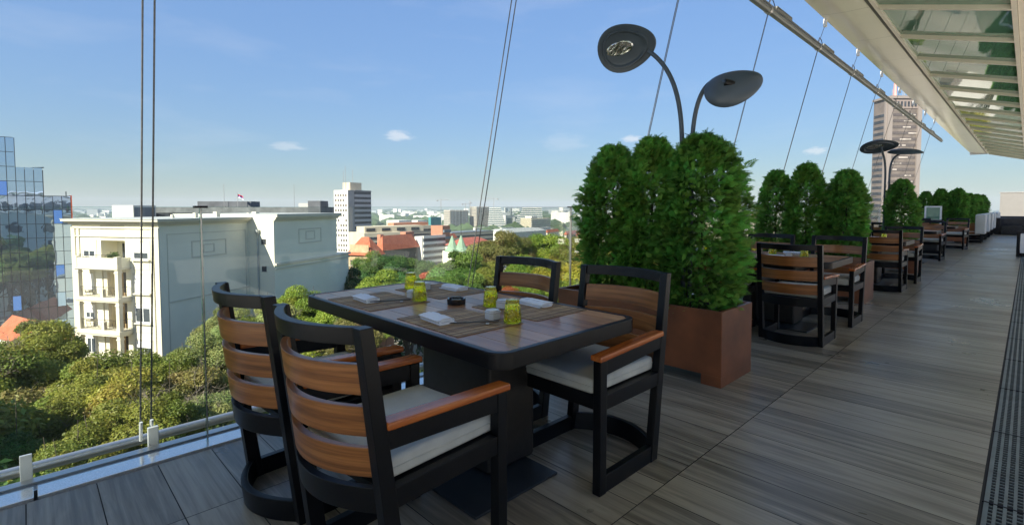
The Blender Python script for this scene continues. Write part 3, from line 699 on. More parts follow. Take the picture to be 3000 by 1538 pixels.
put(mat0, -1.915, 1.50, D(-1), 'bamboo placemat in front of the nearest armchair', gm, 'placemat', ZT)
put(mat0, -2.70, 1.965, D(181), 'bamboo placemat on the far side of the front table next to the glass', gm, 'placemat', ZT)
put(mat0, -1.89, 1.960, D(180), 'bamboo placemat on the far side of the front table next to the planter', gm, 'placemat', ZT)
gn = 'rolled white napkins'
zt = ZT + 0.004
put(nap0, -2.715, 1.435, D(-4), 'rolled white napkin on the near left placemat', gn, 'napkin', zt)
put(nap0, -1.985, 1.420, D(-6), 'rolled white napkin on the placemat of the nearest armchair', gn, 'napkin', zt)
put(nap0, -2.67, 2.055, D(178), 'rolled white napkin on the far left placemat', gn, 'napkin', zt)
put(nap0, -1.92, 2.050, D(176), 'rolled white napkin on the far right placemat', gn, 'napkin', zt)
gt = 'upturned yellow glass tumblers'
put(tum0, -2.905, 1.865, 0.2, 'upturned yellow tumbler standing farthest left on the front table', gt, 'tumbler', ZT)
put(tum0, -2.485, 1.655, 0.5, 'upturned yellow tumbler left of the ashtray', gt, 'tumbler', zt)
put(tum0, -2.075, 1.850, 0.1, 'upturned yellow tumbler just right of the ashtray', gt, 'tumbler', ZT)
put(tum0, -1.700, 1.655, 0.7, 'upturned yellow tumbler nearest the camera, beside the chopsticks', gt, 'tumbler', zt)
put(ash0, -2.262, 1.755, 0.1, 'black octagonal ashtray in the middle of the front table', None, 'ashtray', ZT)
gc = 'small white condiment boxes'
put(cel0, -2.60, 1.685, 0.1, 'white condiment box beside the left near tumbler', gc, 'condiment box', zt)
put(cel0, -1.825, 1.640, -0.1, 'white condiment box beside the tumbler nearest the camera', gc, 'condiment box', zt)
put(cel0, -2.80, 1.905, 0.3, 'white condiment box behind the left tumblers', gc, 'condiment box', zt)
put(cel0, -1.99, 1.865, 0.2, 'white condiment box behind the right pair of tumblers', gc, 'condiment box', zt)
gch = 'pairs of black chopsticks'
put(chop0, -2.560, 1.505, D(52), 'black chopsticks on the near left placemat', gch, 'chopsticks', zt)
put(chop0, -1.800, 1.500, D(47), 'black chopsticks on the placemat of the nearest armchair', gch, 'chopsticks', zt)

# second, third table and further ones
def setting(cy, name, glasses=True):
    for dx, dy, k in ((-0.40, -0.22, 0), (0.38, -0.22, 1), (-0.40, 0.22, 2), (0.38, 0.22, 3)):
        side = ('near left', 'near right', 'far left', 'far right')[k]
        put(mat0, TX + dx, cy + dy, D(180 if k > 1 else 0), f'bamboo placemat, {side} one on the {name}', 'bamboo placemats on the ' + name, 'placemat', ZT)
        put(nap0, TX + dx - 0.05, cy + dy * 1.32, D(3 * k), f'rolled white napkin at the {side} seat of the {name}', gn, 'napkin', zt)
    for k, (dx, dy) in enumerate(((-0.62, 0.10), (-0.20, -0.06), (0.18, 0.08), (0.56, -0.08))):
        put(tum0, TX + dx, cy + dy, k, f'upturned yellow tumbler, {("leftmost", "second from left", "third from left", "rightmost")[k]} on the {name}', gt, 'tumbler', zt)
    put(cel0, TX + 0.40, cy - 0.05, 0.1, f'white condiment box by the rightmost tumbler of the {name}', gc, 'condiment box', zt)
put(table, TX, 6.20, 0, 'second dining table, beyond the nearest planter', 'dining tables on the terrace', 'table')
put(chair, -1.575, 5.50, D(1), 'armchair with its back to us right behind the nearest planter', G, 'chair')
put(chair, -2.33, 5.47, D(0), 'armchair at the second table hidden mostly by the nearest hedge', G, 'chair')
put(chair, -1.57, 6.64, D(180), 'armchair facing us at the aisle side of the second table', G, 'chair')
put(chair, -2.33, 6.64, D(180), 'armchair facing us at the glass side of the second table', G, 'chair')
setting(6.2, 'second table')
put(table, TX, 10.55, 0, 'third dining table, beyond the second planter', 'dining tables on the terrace', 'table')
put(chair, -1.60, 9.83, D(0), 'armchair with its back to us at the third table, aisle side', G, 'chair')
put(chair, -2.33, 9.83, D(0), 'armchair with its back to us at the third table, glass side', G, 'chair')
put(chair, -1.57, 11.1, D(180), 'armchair facing us at the third table, aisle side', G, 'chair')
put(chair, -2.33, 11.1, D(180), 'armchair facing us at the third table, glass side', G, 'chair')
setting(10.55, 'third table')
put(table, TX - .1, 15.4, 0, 'fourth dining table, beyond the planter with the small lamp', 'dining tables on the terrace', 'table')
put(chair, -2.25, 14.5, D(-4), 'armchair with its back to us at the fourth table', G, 'chair')
put(chair, -1.72, 16.2, D(176), 'armchair facing us at the fourth table', G, 'chair')
put(table, TX - .1, 19.6, 0, 'fifth dining table, half hidden by the chairs before it', 'dining tables on the terrace', 'table')
put(chair, -1.95, 18.6, D(5), 'armchair with its back to us at the fifth table', G, 'chair')
put(chair, -1.60, 20.9, D(172), 'armchair pulled out into the aisle before the fourth planter', G, 'chair')
put(chair, -2.45, 20.4, D(180), 'armchair facing us on the glass side of the fifth table', G, 'chair')

# lounge chairs in a row, white cushions toward the aisle
def make_lounge():
    r = empty('lounge_chair')
    for y in (-0.36, 0.36):
        for x in (-0.36, 0.34): MB().box(x - .025, x + .025, y - .025, y + .025, 0, 0.62).build('leg', black, r, bevel=0.004)
        MB().box(-0.335, 0.315, y - .02, y + .02, 0.0, 0.07).build('runner', black, r)
        MB().box(-0.385, 0.37, y - .03, y + .03, 0.981 if False else 0.621, 0.65).build('armrest', orange_x, r, bevel=0.004)
        for z in (0.36, 0.46, 0.56): MB().box(-0.335, 0.315, y - .012, y + .012, z - .035, z + .035).build('side_slat', orange_x, r)
        MB().box(-0.335, 0.34, -0.335, 0.335, 0.22, 0.28).build('seat_frame', black, r)
    cushion_mb(-0.33, 0.36, -0.33, 0.33, 0.282, 0.42, 0.02).build('seat_cushion', white_fab, r, bevel=0.02)
    cushion_mb(-0.47, -0.19, -0.42, 0.42, 0.33, 1.03, 0.03).build('back_cushion', white_fab, r, bevel=0.02)
    return r
lc = make_lounge(); bpy.context.view_layer.update(); index_kids()
for k in range(6):
    put(lc, -1.55, 25.4 + k * 2.5, D(180), ('nearest' if k == 0 else f'{("", "second", "third", "fourth", "fifth", "sixth", "seventh")[k]}') + ' white cushioned lounge chair in the row past the fourth planter', 'white lounge chairs in a row', 'lounge chair')
# armchair with a red cushion at the right border of the view
def make_club(cush, name='club_armchair'):
    r = empty(name)
    for y in (-0.37, 0.37): MB().box(-0.30, 0.40, y - .03, y + .03, 0.10, 0.60).build('side_panel', white_paint, r)
    for x in (-0.34, 0.38):
        for y in (-0.37, 0.37): MB().box(x - .03, x + .03, y - .035, y + .035, 0, 0.62).build('leg', black, r, bevel=0.004)
    MB().box(-0.31, 0.35, -0.34, 0.34, 0.02, 0.16).build('base', black, r)
    for y in (-0.37, 0.37): MB().box(-0.38, 0.42, y - .04, y + .04, 0.621, 0.655).build('armrest', black, r, bevel=0.004)
    cushion_mb(-0.30, 0.34, -0.33, 0.33, 0.165, 0.40, 0.03).build('seat_cushion', cush, r, bevel=0.03)
    cushion_mb(0.20, 0.40, -0.33, 0.33, 0.41, 0.86, 0.05).build('back_cushion', cush, r, bevel=0.05)
    return r
cl = make_club(red_fab); bpy.context.view_layer.update(); index_kids()
for k, (x, y) in enumerate(((0.17, 19.2), (0.25, 22.4), (0.22, 25.8), (0.3, 29.0), (0.95, 8.2), (0.95, 11.4), (0.9, 14.8))):
    put(cl, x, y, 0, ('red cushioned club armchair at the right border of the picture', 'red cushioned club armchair just behind the first one', 'third red cushioned club armchair down the right side', 'farthest red cushioned club armchair down the right side')[min(k, 3)] if k < 4 else 'red cushioned club armchair beside the restaurant front',
        'red club armchairs' if k < 4 else 'red club armchairs by the restaurant front', 'armchair')
# dark curved sofas at the far end
for k, (x, y, s) in enumerate(((-0.55, 40.0, 1.0), (-0.15, 33.5, 0.9))):
    r = empty('curved_sofa', (x, y, 0), 0, ('long dark curved sofa in front of the end wall', 'dark rounded sofa nearer on the right side')[k], 'sofa', 'dark curved sofas')
    n = 16; R = 1.15 * s
    ang = [PI * 0.05 + PI * 0.9 * i / n for i in range(n + 1)]
    outer = [(R * math.cos(a), R * 0.8 * math.sin(a)) for a in ang]; inner = [(0.75 * x_, 0.72 * y_) for x_, y_ in outer]
    MB().prism(outer + inner[::-1], 0.0, 0.80).build('backrest', dark_fab, r, bevel=0.05)
    MB().prism([(0.74 * x_, 0.71 * y_) for x_, y_ in outer] + [(-0.85 * s, -0.05), (0.85 * s, -0.05)], 0.0, 0.42).build('seat', dark_fab, r, bevel=0.04)

# framed glass screen standing behind the fifth table
pA = ony(2709, 604, 22.4); pB = ony(2758, 648, 22.4)
r = empty('glass_screen', (pA.x, 22.4, 0), 0, 'white framed square glass screen standing by the fourth hedge', 'screen')
wd = pB.x - pA.x; zt1 = pA.z; zb1 = pB.z
f = 0.05
for a in ((0, f, zb1, zt1), (wd - f, wd, zb1, zt1), (f, wd - f, zt1 - f, zt1), (f, wd - f, zb1, zb1 + f)):
    MB().box(a[0], a[1], 0, 0.05, a[2], a[3]).build('frame', white_paint, r)
MB().box(f, wd - f, 0.02, 0.028, zb1 + f, zt1 - f).build('pane', cglass_m, r)
MB().box(wd - f, wd, 0, 0.05, 0, zb1).build('post', white_paint, r); MB().box(0, f, 0, 0.05, 0, zb1).build('post', white_paint, r)

# ------------------------------------------------------------------ planters, thuja hedges, lamps
def make_planter():
    r = empty('planter_box')
    w2, d2, h = 0.77, 0.28, 0.552; g = 0.075; ft = 0.15
    out = rrect(-w2, w2, -d2, d2, 0.004, 1)
    MB().ring(out, rrect(-w2 + .028, w2 - .028, -d2 + .028, d2 - .028, 0.004, 1), g, h).build('box', planter_m, r, bevel=0.003)
    MB().box(-w2 + .03, w2 - .03, -d2 + .03, d2 - .03, h - .08, h - .035).build('soil', soil_m, r)
    for sx in (-1, 1):
        xa, xb = sorted((sx * w2, sx * (w2 - ft)))
        MB().box(xa + .0005, xb - .0005, -d2 + .0005, d2 - .0005, 0, g + .0004).build('foot', planter_m, r)
    MB().box(-w2 + .03, w2 - .03, -d2 + .03, d2 - .03, g + .002, g + .02).build('bottom', planter_m, r)
    return r
def thuja_mesh(seed, h, rx, n_sp):
    """upright column of flattened, branching sprays"""
    rg = np.random.default_rng(seed)
    # one spray, in its own plane (u = out/up axis, v = across): stem with alternating leaflets, each a thin kite
    leaf = []
    def kite(p, d, l, w_):
        q = np.array([-d[1], d[0]]); p = np.array(p); d = np.array(d)
        leaf.append([p, p + d * l * .45 + q * w_, p + d * l, p + d * l * .45 - q * w_])
    kite((0, 0), (1, 0), 1.0, 0.032)
    for i, t in enumerate((0.08, 0.2, 0.32, 0.44, 0.56, 0.68, 0.8)):
        for s in (-1, 1):
            a = s * (0.72 - 0.25 * t) ; l = 0.50 * (1 - 0.60 * t)
            kite((t, 0), (math.cos(a), math.sin(a)), l, 0.034)
            if i < 4:
                b = a + s * 0.5; kite((t + l * .45 * math.cos(a), l * .45 * math.sin(a)), (math.cos(b), math.sin(b)), l * .45, 0.030)
                b = a - s * 0.5; kite((t + l * .4 * math.cos(a), l * .4 * math.sin(a)), (math.cos(b), math.sin(b)), l * .5, 0.030)
    leaf = np.array(leaf); K = len(leaf)
    z = rg.random(n_sp) ** 0.85 * h; th = rg.random(n_sp) * 2 * PI
    def prof(t):  # crown radius along height 0..1
        return np.where(t < 0.20, 0.66 + 1.7 * t, np.where(t < 0.45, 1.0, np.clip(1 - ((t - .45) / .57) ** 2.3, 0.02, 1) ** .62))
    t = z / h
    lump = 1 + 0.05 * (rg.random(n_sp) < .06) * 3 + 0.13 * np.sin(3 * th + 7 * t + seed) + 0.10 * np.sin(5 * th - 13 * t + 2 * seed) + 0.07 * np.sin(9 * th + 23 * t)
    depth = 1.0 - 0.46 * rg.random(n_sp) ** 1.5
    R = rx * prof(t) * lump * depth
    P = np.stack([R * np.cos(th), R * np.sin(th), z], 1)
    out = np.stack([np.cos(th), np.sin(th), np.zeros(n_sp)], 1)
    up = np.array([0, 0, 1.0])
    el = rg.normal(0.80, 0.34, n_sp) + 0.5 * (t > .8)
    U = out * np.cos(el)[:, None] + up * np.sin(el)[:, None] + rg.normal(0, .22, (n_sp, 3)); U /= np.linalg.norm(U, axis=1)[:, None]
    tan = np.cross(up, out); tw = rg.random(n_sp) * PI
    V = tan * np.cos(tw)[:, None] + np.cross(U, tan) * np.sin(tw)[:, None]; V -= U * (V * U).sum(1)[:, None]; V /= np.linalg.norm(V, axis=1)[:, None]
    Nn = np.cross(U, V)
    S = rg.uniform(0.045, 0.088, n_sp) * np.where(rg.random(n_sp) < .05, 1.5, 1.0)
    lf = leaf.reshape(-1, 2)                       # K*4 x 2
    curl = -0.30 * lf[:, 0] ** 2 + 0.10 * np.abs(lf[:, 1])
    pts = P[:, None, :] + S[:, None, None] * (lf[None, :, 0, None] * U[:, None, :] + lf[None, :, 1, None] * V[:, None, :] + curl[None, :, None] * Nn[:, None, :])
    S_ = S
    pts[:, :, 2] -= (S[:, None] * 0.25 * lf[None, :, 0] ** 2)
    nv = n_sp * K * 4
    me = bpy.data.meshes.new('foliage'); me.vertices.add(nv); me.vertices.foreach_set('co', pts.reshape(-1).astype(np.float32))
    nf = n_sp * K; me.loops.add(nf * 4); me.loops.foreach_set('vertex_index', np.arange(nf * 4, dtype=np.int32))
    me.polygons.add(nf); me.polygons.foreach_set('loop_start', np.arange(nf, dtype=np.int32) * 4)
    me.materials.append(thuja_m); me.update()
    a = me.color_attributes.new('tone', 'FLOAT_COLOR', 'CORNER')
    cl_ = 0.5 + 0.5 * np.sin(4 * th + 9 * t + seed) * np.sin(17 * t - 3 * th)
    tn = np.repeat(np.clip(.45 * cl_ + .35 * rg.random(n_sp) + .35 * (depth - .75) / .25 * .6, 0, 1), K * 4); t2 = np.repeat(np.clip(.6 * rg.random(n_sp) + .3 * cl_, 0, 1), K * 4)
    a.data.foreach_set('color', np.stack([tn, t2, tn, np.ones_like(tn)], 1).reshape(-1).astype(np.float32))
    return me
thuja_me = [thuja_mesh(11, 1.36, 0.255, 7000), thuja_mesh(12, 1.40, 0.26, 7000), thuja_mesh(13, 1.44, 0.27, 7600)]
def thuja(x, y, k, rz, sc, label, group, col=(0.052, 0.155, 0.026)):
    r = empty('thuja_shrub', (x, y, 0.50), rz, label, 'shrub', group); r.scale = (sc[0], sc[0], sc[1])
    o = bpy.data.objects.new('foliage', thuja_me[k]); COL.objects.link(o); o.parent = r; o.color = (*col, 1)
    MB().tube([(0, 0, 0.0), (0.01, 0.01, 0.5), (0, 0.0, 1.1)], [0.02, 0.015, 0.006], 8).build('trunk', bark_m, r)
pl = make_planter(); bpy.context.view_layer.update(); index_kids()
PY = [3.83, 8.33, 12.75, 24.4, 28.9, 33.3, 37.6]
pn = ['nearest', 'second', 'third', 'fourth', 'fifth', 'sixth', 'seventh']
for i, y in enumerate(PY):
    big = 1.0 if i < 3 else 1.06
    put(pl, -2.27, y, 0, f'copper brown metal planter box, {pn[i]} one down the terrace', 'copper brown planter boxes', 'planter')
    xs = [-2.63, -2.24, -1.79] if i == 0 else [-2.72, -2.30, -1.80]
    for j, x in enumerate(xs):
        if i == 2 and j == 1: continue
        nm = ('left', 'middle', 'right')[j]
        kk = (j + i) % 3 if i else j
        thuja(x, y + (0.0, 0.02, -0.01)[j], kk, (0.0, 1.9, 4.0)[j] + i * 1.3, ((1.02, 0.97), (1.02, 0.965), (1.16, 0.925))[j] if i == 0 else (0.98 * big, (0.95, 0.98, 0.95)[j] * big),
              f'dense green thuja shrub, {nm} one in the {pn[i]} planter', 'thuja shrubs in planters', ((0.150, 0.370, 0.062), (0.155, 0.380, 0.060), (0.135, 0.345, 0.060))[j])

def make_head(r, name_lens, M, sx=0.285, sy=0.235):
    """leaf-shaped lamp head: local -Z is the lit side"""
    n = 40
    def outl(s):
        pts = []
        for k in range(n):
            a = 2 * PI * k / n; c, s_ = math.cos(a), math.sin(a)
            pts.append((sx * s * c * (1 + 0.04 * c), sy * s * s_ * (1 - 0.16 * c)))
        return pts
    def shell(prof):
        mb = MB(); vs = []; fs = []
        for s, z, ox in prof: vs += [M @ Vector((x + ox, y, z)) for x, y in outl(s)]
        for i in range(len(prof) - 1):
            for k in range(n): fs.append((i * n + k, i * n + (k + 1) % n, (i + 1) * n + (k + 1) % n, (i + 1) * n + k))
        fs.append(tuple(range(n - 1, -1, -1))); fs.append(tuple((len(prof) - 1) * n + k for k in range(n)))
        return mb.add(vs, fs)
    h = shell([(0.50, 0.012, -0.02), (0.66, 0.004, -0.015), (0.72, -0.016, -0.012), (0.76, -0.018, -0.01), (0.80, 0.0, -0.008), (0.97, -0.008, 0), (1.0, 0.0, 0), (0.985, 0.012, 0), (0.8, 0.045, 0), (0.5, 0.066, 0), (0.2, 0.074, 0), (0.03, 0.075, 0)]).build('head', lampgrey, r, autosm=40)
    fix_normals(h)
    le = MB(); nn = 32; vv = []
    for z_ in (0.0115, 0.001, -0.004):
        for k in range(nn): a = 2 * PI * k / nn + .0; e = 1.0 if z_ > -.003 else .9; vv.append(M @ (Vector((-0.055 * sx / .29, -0.008, 0)) + Matrix.Rotation(-0.06, 3, 'Z') @ Vector((0.135 * sx / .29 * e * math.cos(a), 0.068 * sx / .29 * e * math.sin(a), z_))))
    le.add(vv, [(i * nn + k, i * nn + (k + 1) % nn, (i + 1) * nn + (k + 1) % nn, (i + 1) * nn + k) for i in range(2) for k in range(nn)] + [tuple(2 * nn + k for k in range(nn))]); le = le.build('lens', MATS['lamp_lens'], h); fix_normals(le)
    return h
def lens_mat():
    m, nt, b = nodes('lamp_lens'); b.inputs['Roughness'].default_value = 0.06; b.inputs['Metallic'].default_value = 0.85
    v = coords(nt, (3, 14, 6)); n = N(nt, 'ShaderNodeTexNoise', Scale=1.6, Detail=3.0, Distortion=2.0); L(nt, v, n.inputs['Vector'])
    L(nt, ramp(nt, n.outputs['Fac'], [(0.35, (0.20, 0.20, 0.16)), (0.5, (0.55, 0.58, 0.50)), (0.62, (0.9, 0.92, 0.92))]), b.inputs['Base Color'])
    bump(nt, b, n.outputs['Fac'], 0.6, 0.02)
lens_mat()
def frame_from(c, normal_lit, long_axis):
    z = -Vector(normal_lit).normalized(); x = Vector(long_axis); x = (x - z * x.dot(z)).normalized(); y = z.cross(x)
    M = Matrix((x, y, z)).transposed().to_4x4(); M.translation = Vector(c); return M
def bez(p0, p1, p2, p3, n=18):
    out = []
    for i in range(n + 1):
        t = i / n; out.append(Vector(p0) * (1 - t) ** 3 + Vector(p1) * 3 * t * (1 - t) ** 2 + Vector(p2) * 3 * t * t * (1 - t) + Vector(p3) * t ** 3)
    return out
# big lamp in the nearest planter
y = 3.83
r = empty('twin_head_lamp', (-1.98, y, 0.52), 0, 'tall dark twin-headed lamp rising from the nearest hedge, one head showing its lens', 'lamp', 'twin-headed hedge lamps')
O = Vector((-1.98, y, 0.52))
c1 = ony(1832, 142, 3.78); M1 = frame_from(c1 - O, (0.40, -0.74, -0.55), RT + Vector((0, 0, 0.38)))
make_head(r, 'lens', M1, 0.250, 0.205)
att = ony(1897, 160, 3.80) - O
g = ony(1993, 425, 3.80) - O
MB().tube([(g.x + 0.03, 0.0, 0.0), (g.x + 0.02, 0, 0.6)] + bez((g.x, 0, 1.22), (g.x - 0.0, 0, 1.62), (g.x - 0.07, -0.0, 1.90), att + Vector((0.0, 0.02, 0.03)))[0:], 0.0185, 12).build('pole', lampgrey, r, autosm=50)
c2 = ony(2146, 259, 3.86); M2 = frame_from(c2 - O, (-0.42, 0.80, -0.42), RT + Vector((0, 0, 0.30)))
make_head(r, 'lens', M2, 0.215, 0.150)
g2 = ony(2030, 385, 3.86) - O; ap = ony(2098, 228, 3.84) - O; e2 = ony(2135, 242, 3.80) - O
MB().tube([(g2.x - 0.0, 0.02, 0.0), (g2.x, 0.02, 0.8)] + bez((g2.x, 0.02, 1.30), (g2.x + 0.01, 0.02, 1.66), (ap.x - 0.07, 0.01, ap.z + 0.055), e2 + Vector((0, -0.02, -0.01))), 0.0175, 12).build('pole', lampgrey, r, autosm=50)
MB().tube([e2 + Vector((-0.02, -0.03, 0)), e2 + Vector((0.03, 0.02, -0.02))], 0.028, 10).build('joint', black, r)
# second lamp
y = 12.75
r = empty('twin_head_lamp', (-2.05, y, 0.52), 0, 'small looking twin-headed lamp farther down, in front of the tall brown tower', 'lamp', 'twin-headed hedge lamps')
O = Vector((-2.05, y, 0.52))
c1 = ony(2573, 431, 12.6); M1 = frame_from(c1 - O, (0.16, -0.30, -0.94), (1, 0.3, 0)); make_head(r, 'lens', M1, 0.33, 0.30)
c2 = ony(2650, 447, 12.9); M2 = frame_from(c2 - O, (-0.1, 0.2, -0.97), (1, 0, 0.0)); make_head(r, 'lens', M2, 0.30, 0.25)
a = ony(2592, 520, 12.7) - O
MB().tube([(a.x, 0, 0), (a.x, 0, 1.2)] + bez((a.x, 0, 1.4), (a.x, 0, 1.9), c1 - O + Vector((0.05, 0, -0.15)), c1 - O + Vector((0.06, 0, 0.01))), 0.02, 10).build('pole', lampgrey, r)
MB().tube([(a.x + .07, 0, 0), (a.x + .07, 0, 1.2)] + bez((a.x + .07, 0, 1.4), (a.x + .07, 0, 1.9), c2 - O + Vector((-0.1, 0, -0.1)), c2 - O + Vector((-0.06, 0, 0.01))), 0.02, 10).build('pole', lampgrey, r)
# ================================================================== THE CITY
def gz(d):
    pts = [(0, -24), (70, -24), (250, -30), (600, -48), (1200, -60), (20000, -62)]
    for (a, za), (b, zb) in zip(pts[:-1], pts[1:]):
        if d <= b: return za + (zb - za) * (d - a) / (b - a)
    return -62
def ground_z(p): return gz(math.hypot(p[0], p[1]))
vs = [(0, 0, -24)]; fs = []; na = 72
radii = [30, 70, 110, 170, 250, 350, 450, 600, 800, 1000, 1200, 1600, 2500, 4000, 6300]
for R in radii:
    for k in range(na): a = 2 * PI * k / na; vs.append((R * math.cos(a), R * math.sin(a), gz(R)))
for k in range(na): fs.append((0, 1 + k, 1 + (k + 1) % na))
for i in range(len(radii) - 1):
    for k in range(na): fs.append((1 + i * na + k, 1 + i * na + (k + 1) % na, 1 + (i + 1) * na + (k + 1) % na, 1 + (i + 1) * na + k))
mg = MB().add([(x, y, z) for x, y, z in vs], [f[::1] for f in fs]); m, nt, b = nodes('far_ground')
v = coords(nt, (0.004, 0.004, 0.004)); n = N(nt, 'ShaderNodeTexNoise', Scale=2.5, Detail=7.0); L(nt, v, n.inputs['Vector'])
L(nt, ramp(nt, n.outputs['Fac'], [(0.36, (0.09, 0.11, 0.05)), (0.50, (0.24, 0.22, 0.17)), (0.62, (0.34, 0.30, 0.23)), (0.70, (0.10, 0.13, 0.06))]), b.inputs['Base Color']); b.inputs['Roughness'].default_value = 1
tag(mg.build('ground', m), kind='structure')

# own building below the terrace
hb = empty('hotel_building', (0, 0, 0), 0, 'hotel block carrying the roof terrace we stand on', 'building')
MB().box(-3.20, 16, -30, 45.2, -23.9, -0.32).build('lower_storeys', MATS['cream_render'], hb)
for k in range(12):
    for f in range(5):
        MB().box(-3.24, -3.19, -26 + k * 6, -23.4 + k * 6, -20.5 + f * 4.0, -18.6 + f * 4.0).build('window', winglass_m, hb)

def inter(P, d, px):
    """distance along P + t*d at which the point shows at picture column px"""
    q = ray(px, HY); n = Vector((q.y, -q.x))      # plane through the camera
    den = n.x * d.x + n.y * d.y
    return -(n.x * P.x + n.y * P.y) / den
class Blk:
    """box building measured from its near vertical corner; x runs along the right-hand face, y along the left-hand face"""
    def __init__(s, name, label, xl, xc, xr, ytop, dc, vp, mat, group=None, cat='building', zbase=None, depthL=None, depthR=None, roof=None, wall='wall', ztop=None):
        s.P = xy(xc, dc); dv = ray(vp, HY); s.dr = Vector((dv.x, dv.y)).normalized(); s.dl = Vector((-s.dr.y, s.dr.x))
        s.Lr = depthR if depthR else inter(s.P, s.dr, xr); s.Ll = depthL if depthL else inter(s.P, s.dl, xl)
        s.zt = at(xc, ytop, dc).z if ztop is None else ztop
        s.zb = (ground_z(s.P) - 1.5) if zbase is None else zbase
        s.r = empty(name, (s.P.x, s.P.y, s.zb), math.atan2(s.dr.y, s.dr.x), label, cat, group); s.h = s.zt - s.zb
        s.w = MB().box(0, s.Lr, 0, s.Ll, 0, s.h).build(wall, mat, s.r)
        if roof: MB().box(-0.3, s.Lr + .3, -0.3, s.Ll + .3, s.h + 0.01, s.h + 0.5).build('roof_edge', roof, s.r)
    def z(s, py, dc=None, px=None): # height (local) seen at picture row py on the near corner
        d = (s.P.x * FW.x + s.P.y * FW.y) / math.cos(PITCH) ** 2 if False else None
        dep = Vector((s.P.x, s.P.y, 0)).dot(Vector((FW.x, FW.y, 0)))
        return (H - (py - HY) / F * dep * 1.0) - s.zb
    def bandsR(s, name, n, z0, z1, frac, mat, x0=0.3, x1=None, proud=0.12):
        x1 = s.Lr - 0.3 if x1 is None else x1; p = (z1 - z0) / n
        me = MB().box(0, x1 - x0, -proud, 0.05, 0, p * frac).mesh(name, mat)
        for k in range(n):
            o = bpy.data.objects.new(name, me); COL.objects.link(o); o.parent = s.r; o.location = (x0, 0, z0 + k * p)
    def bandsL(s, name, n, z0, z1, frac, mat, y0=0.3, y1=None, proud=0.12):
        y1 = s.Ll - 0.3 if y1 is None else y1; p = (z1 - z0) / n
        me = MB().box(-proud, 0.05, 0, y1 - y0, 0, p * frac).mesh(name, mat)
        for k in range(n):
            o = bpy.data.objects.new(name, me); COL.objects.link(o); o.parent = s.r; o.location = (0, y0, z0 + k * p)
    def winR(s, nx, nz, z0, z1, w_, h_, mat, x0=0.5, x1=None, skip=0.0, name='window'):
        x1 = s.Lr - 0.5 if x1 is None else x1; rr = random.Random(len(s.r.name) + nx)
        me = MB().box(-w_ / 2, w_ / 2, -0.08, 0.05, 0, h_).mesh(name, mat)
        for i in range(nx):
            for k in range(nz):
                if rr.random() < skip: continue
                o = bpy.data.objects.new(name, me); COL.objects.link(o); o.parent = s.r
                o.location = (x0 + (x1 - x0) * (i + .5) / nx, 0, z0 + (z1 - z0) * k / nz)
    def winL(s, ny, nz, z0, z1, w_, h_, mat, y0=0.5, y1=None, skip=0.0, name='window'):
        y1 = s.Ll - 0.5 if y1 is None else y1; rr = random.Random(len(s.r.name) + ny)
        me = MB().box(-0.08, 0.05, -w_ / 2, w_ / 2, 0, h_).mesh(name, mat)
        for i in range(ny):
            for k in range(nz):
                if rr.random() < skip: continue
                o = bpy.data.objects.new(name, me); COL.objects.link(o); o.parent = s.r
                o.location = (0, y0 + (y1 - y0) * (i + .5) / ny, z0 + (z1 - z0) * k / nz)
    def hip(s, zr, mat, over=0.8, name='roof'):
        a, b_ = -over, s.Lr + over; c, d = -over, s.Ll + over; W = min(b_ - a, d - c) / 2
        if b_ - a > d - c: r1, r2 = (a + W, (c + d) / 2), (b_ - W, (c + d) / 2)
        else: r1, r2 = ((a + b_) / 2, c + W), ((a + b_) / 2, d - W)
        h = s.h + 0.02
        v = [(a, c, h), (b_, c, h), (b_, d, h), (a, d, h), (*r1, zr), (*r2, zr)]
        f = [(0, 1, 5, 4), (1, 2, 5), (2, 3, 4, 5), (3, 0, 4), (3, 2, 1, 0)] if b_ - a > d - c else [(0, 1, 4), (1, 2, 5, 4), (2, 3, 5), (3, 0, 4, 5), (3, 2, 1, 0)]
        return MB().add(v, f).build(name, mat, s.r)

# ---- cream apartment house (two blocks) -----------------------------------------------------
VPc = 1500 + F * math.tan(YAW - math.radians(31.7))
B = Blk('apartment_house', 'cream apartment house with balconies and blank pale side walls, across the street', 209, 462, 725, 643, 46, VPc, cream_m, wall='side_wing_wall', depthL=10.5, depthR=10.9)
# hollow the front: the box mesh is replaced by a body set back behind the front wall, with loggias left open
bpy.data.objects.remove(B.w)
hB = B.h; zf = lambda py: (H - (py - HY) / F * 46.0) - B.zb
def yl(px): return inter(B.P, B.dl, px)
yLog0, yLog1 = yl(362), yl(291)      # loggia between these
yW0, yW1 = yl(431), yl(387); yV0, yV1 = yl(274), yl(240)
MB().box(1.6, B.Lr, 0, B.Ll, 0, hB).build('body_wall', cream_m, B.r)
MB().box(0, 1.598, 0, yLog0, 0, hB).build('front_wall', cream_m, B.r)
MB().box(0, 1.598, yLog1, B.Ll, 0, hB).build('front_wall', cream_m, B.r)
sl_z = [(792, 757), (889, 875), (990, 973), (1090, 1073)]      # balcony slabs (bottom, top) in picture rows
zprev = hB
tops = [708, 803, 897, 997]
for k, ((pb, pt), tp) in enumerate(zip(sl_z, tops)):
    zt_ = zf(tp)
    MB().box(0.003, 1.598, yLog0 + .001, yLog1 - .001, zt_, zprev if k else hB).build('lintel', cream_t, B.r)
    zprev = zf(pb if k == 0 else pb)
    MB().box(1.55, 1.599, yLog0, yLog1, zf(pb), zt_).build('loggia_back_wall', ochre_in if k else cream_m, B.r)
    # door in the back wall
    dmb = empty('x')if False else None
    dr_ = MB().box(1.50, 1.549, yLog0 + 1.45, yLog0 + 2.25, zf(pt if k else 790), zf(pt if k else 790) + (2.2)).build('balcony_door', darkwin_m, B.r)
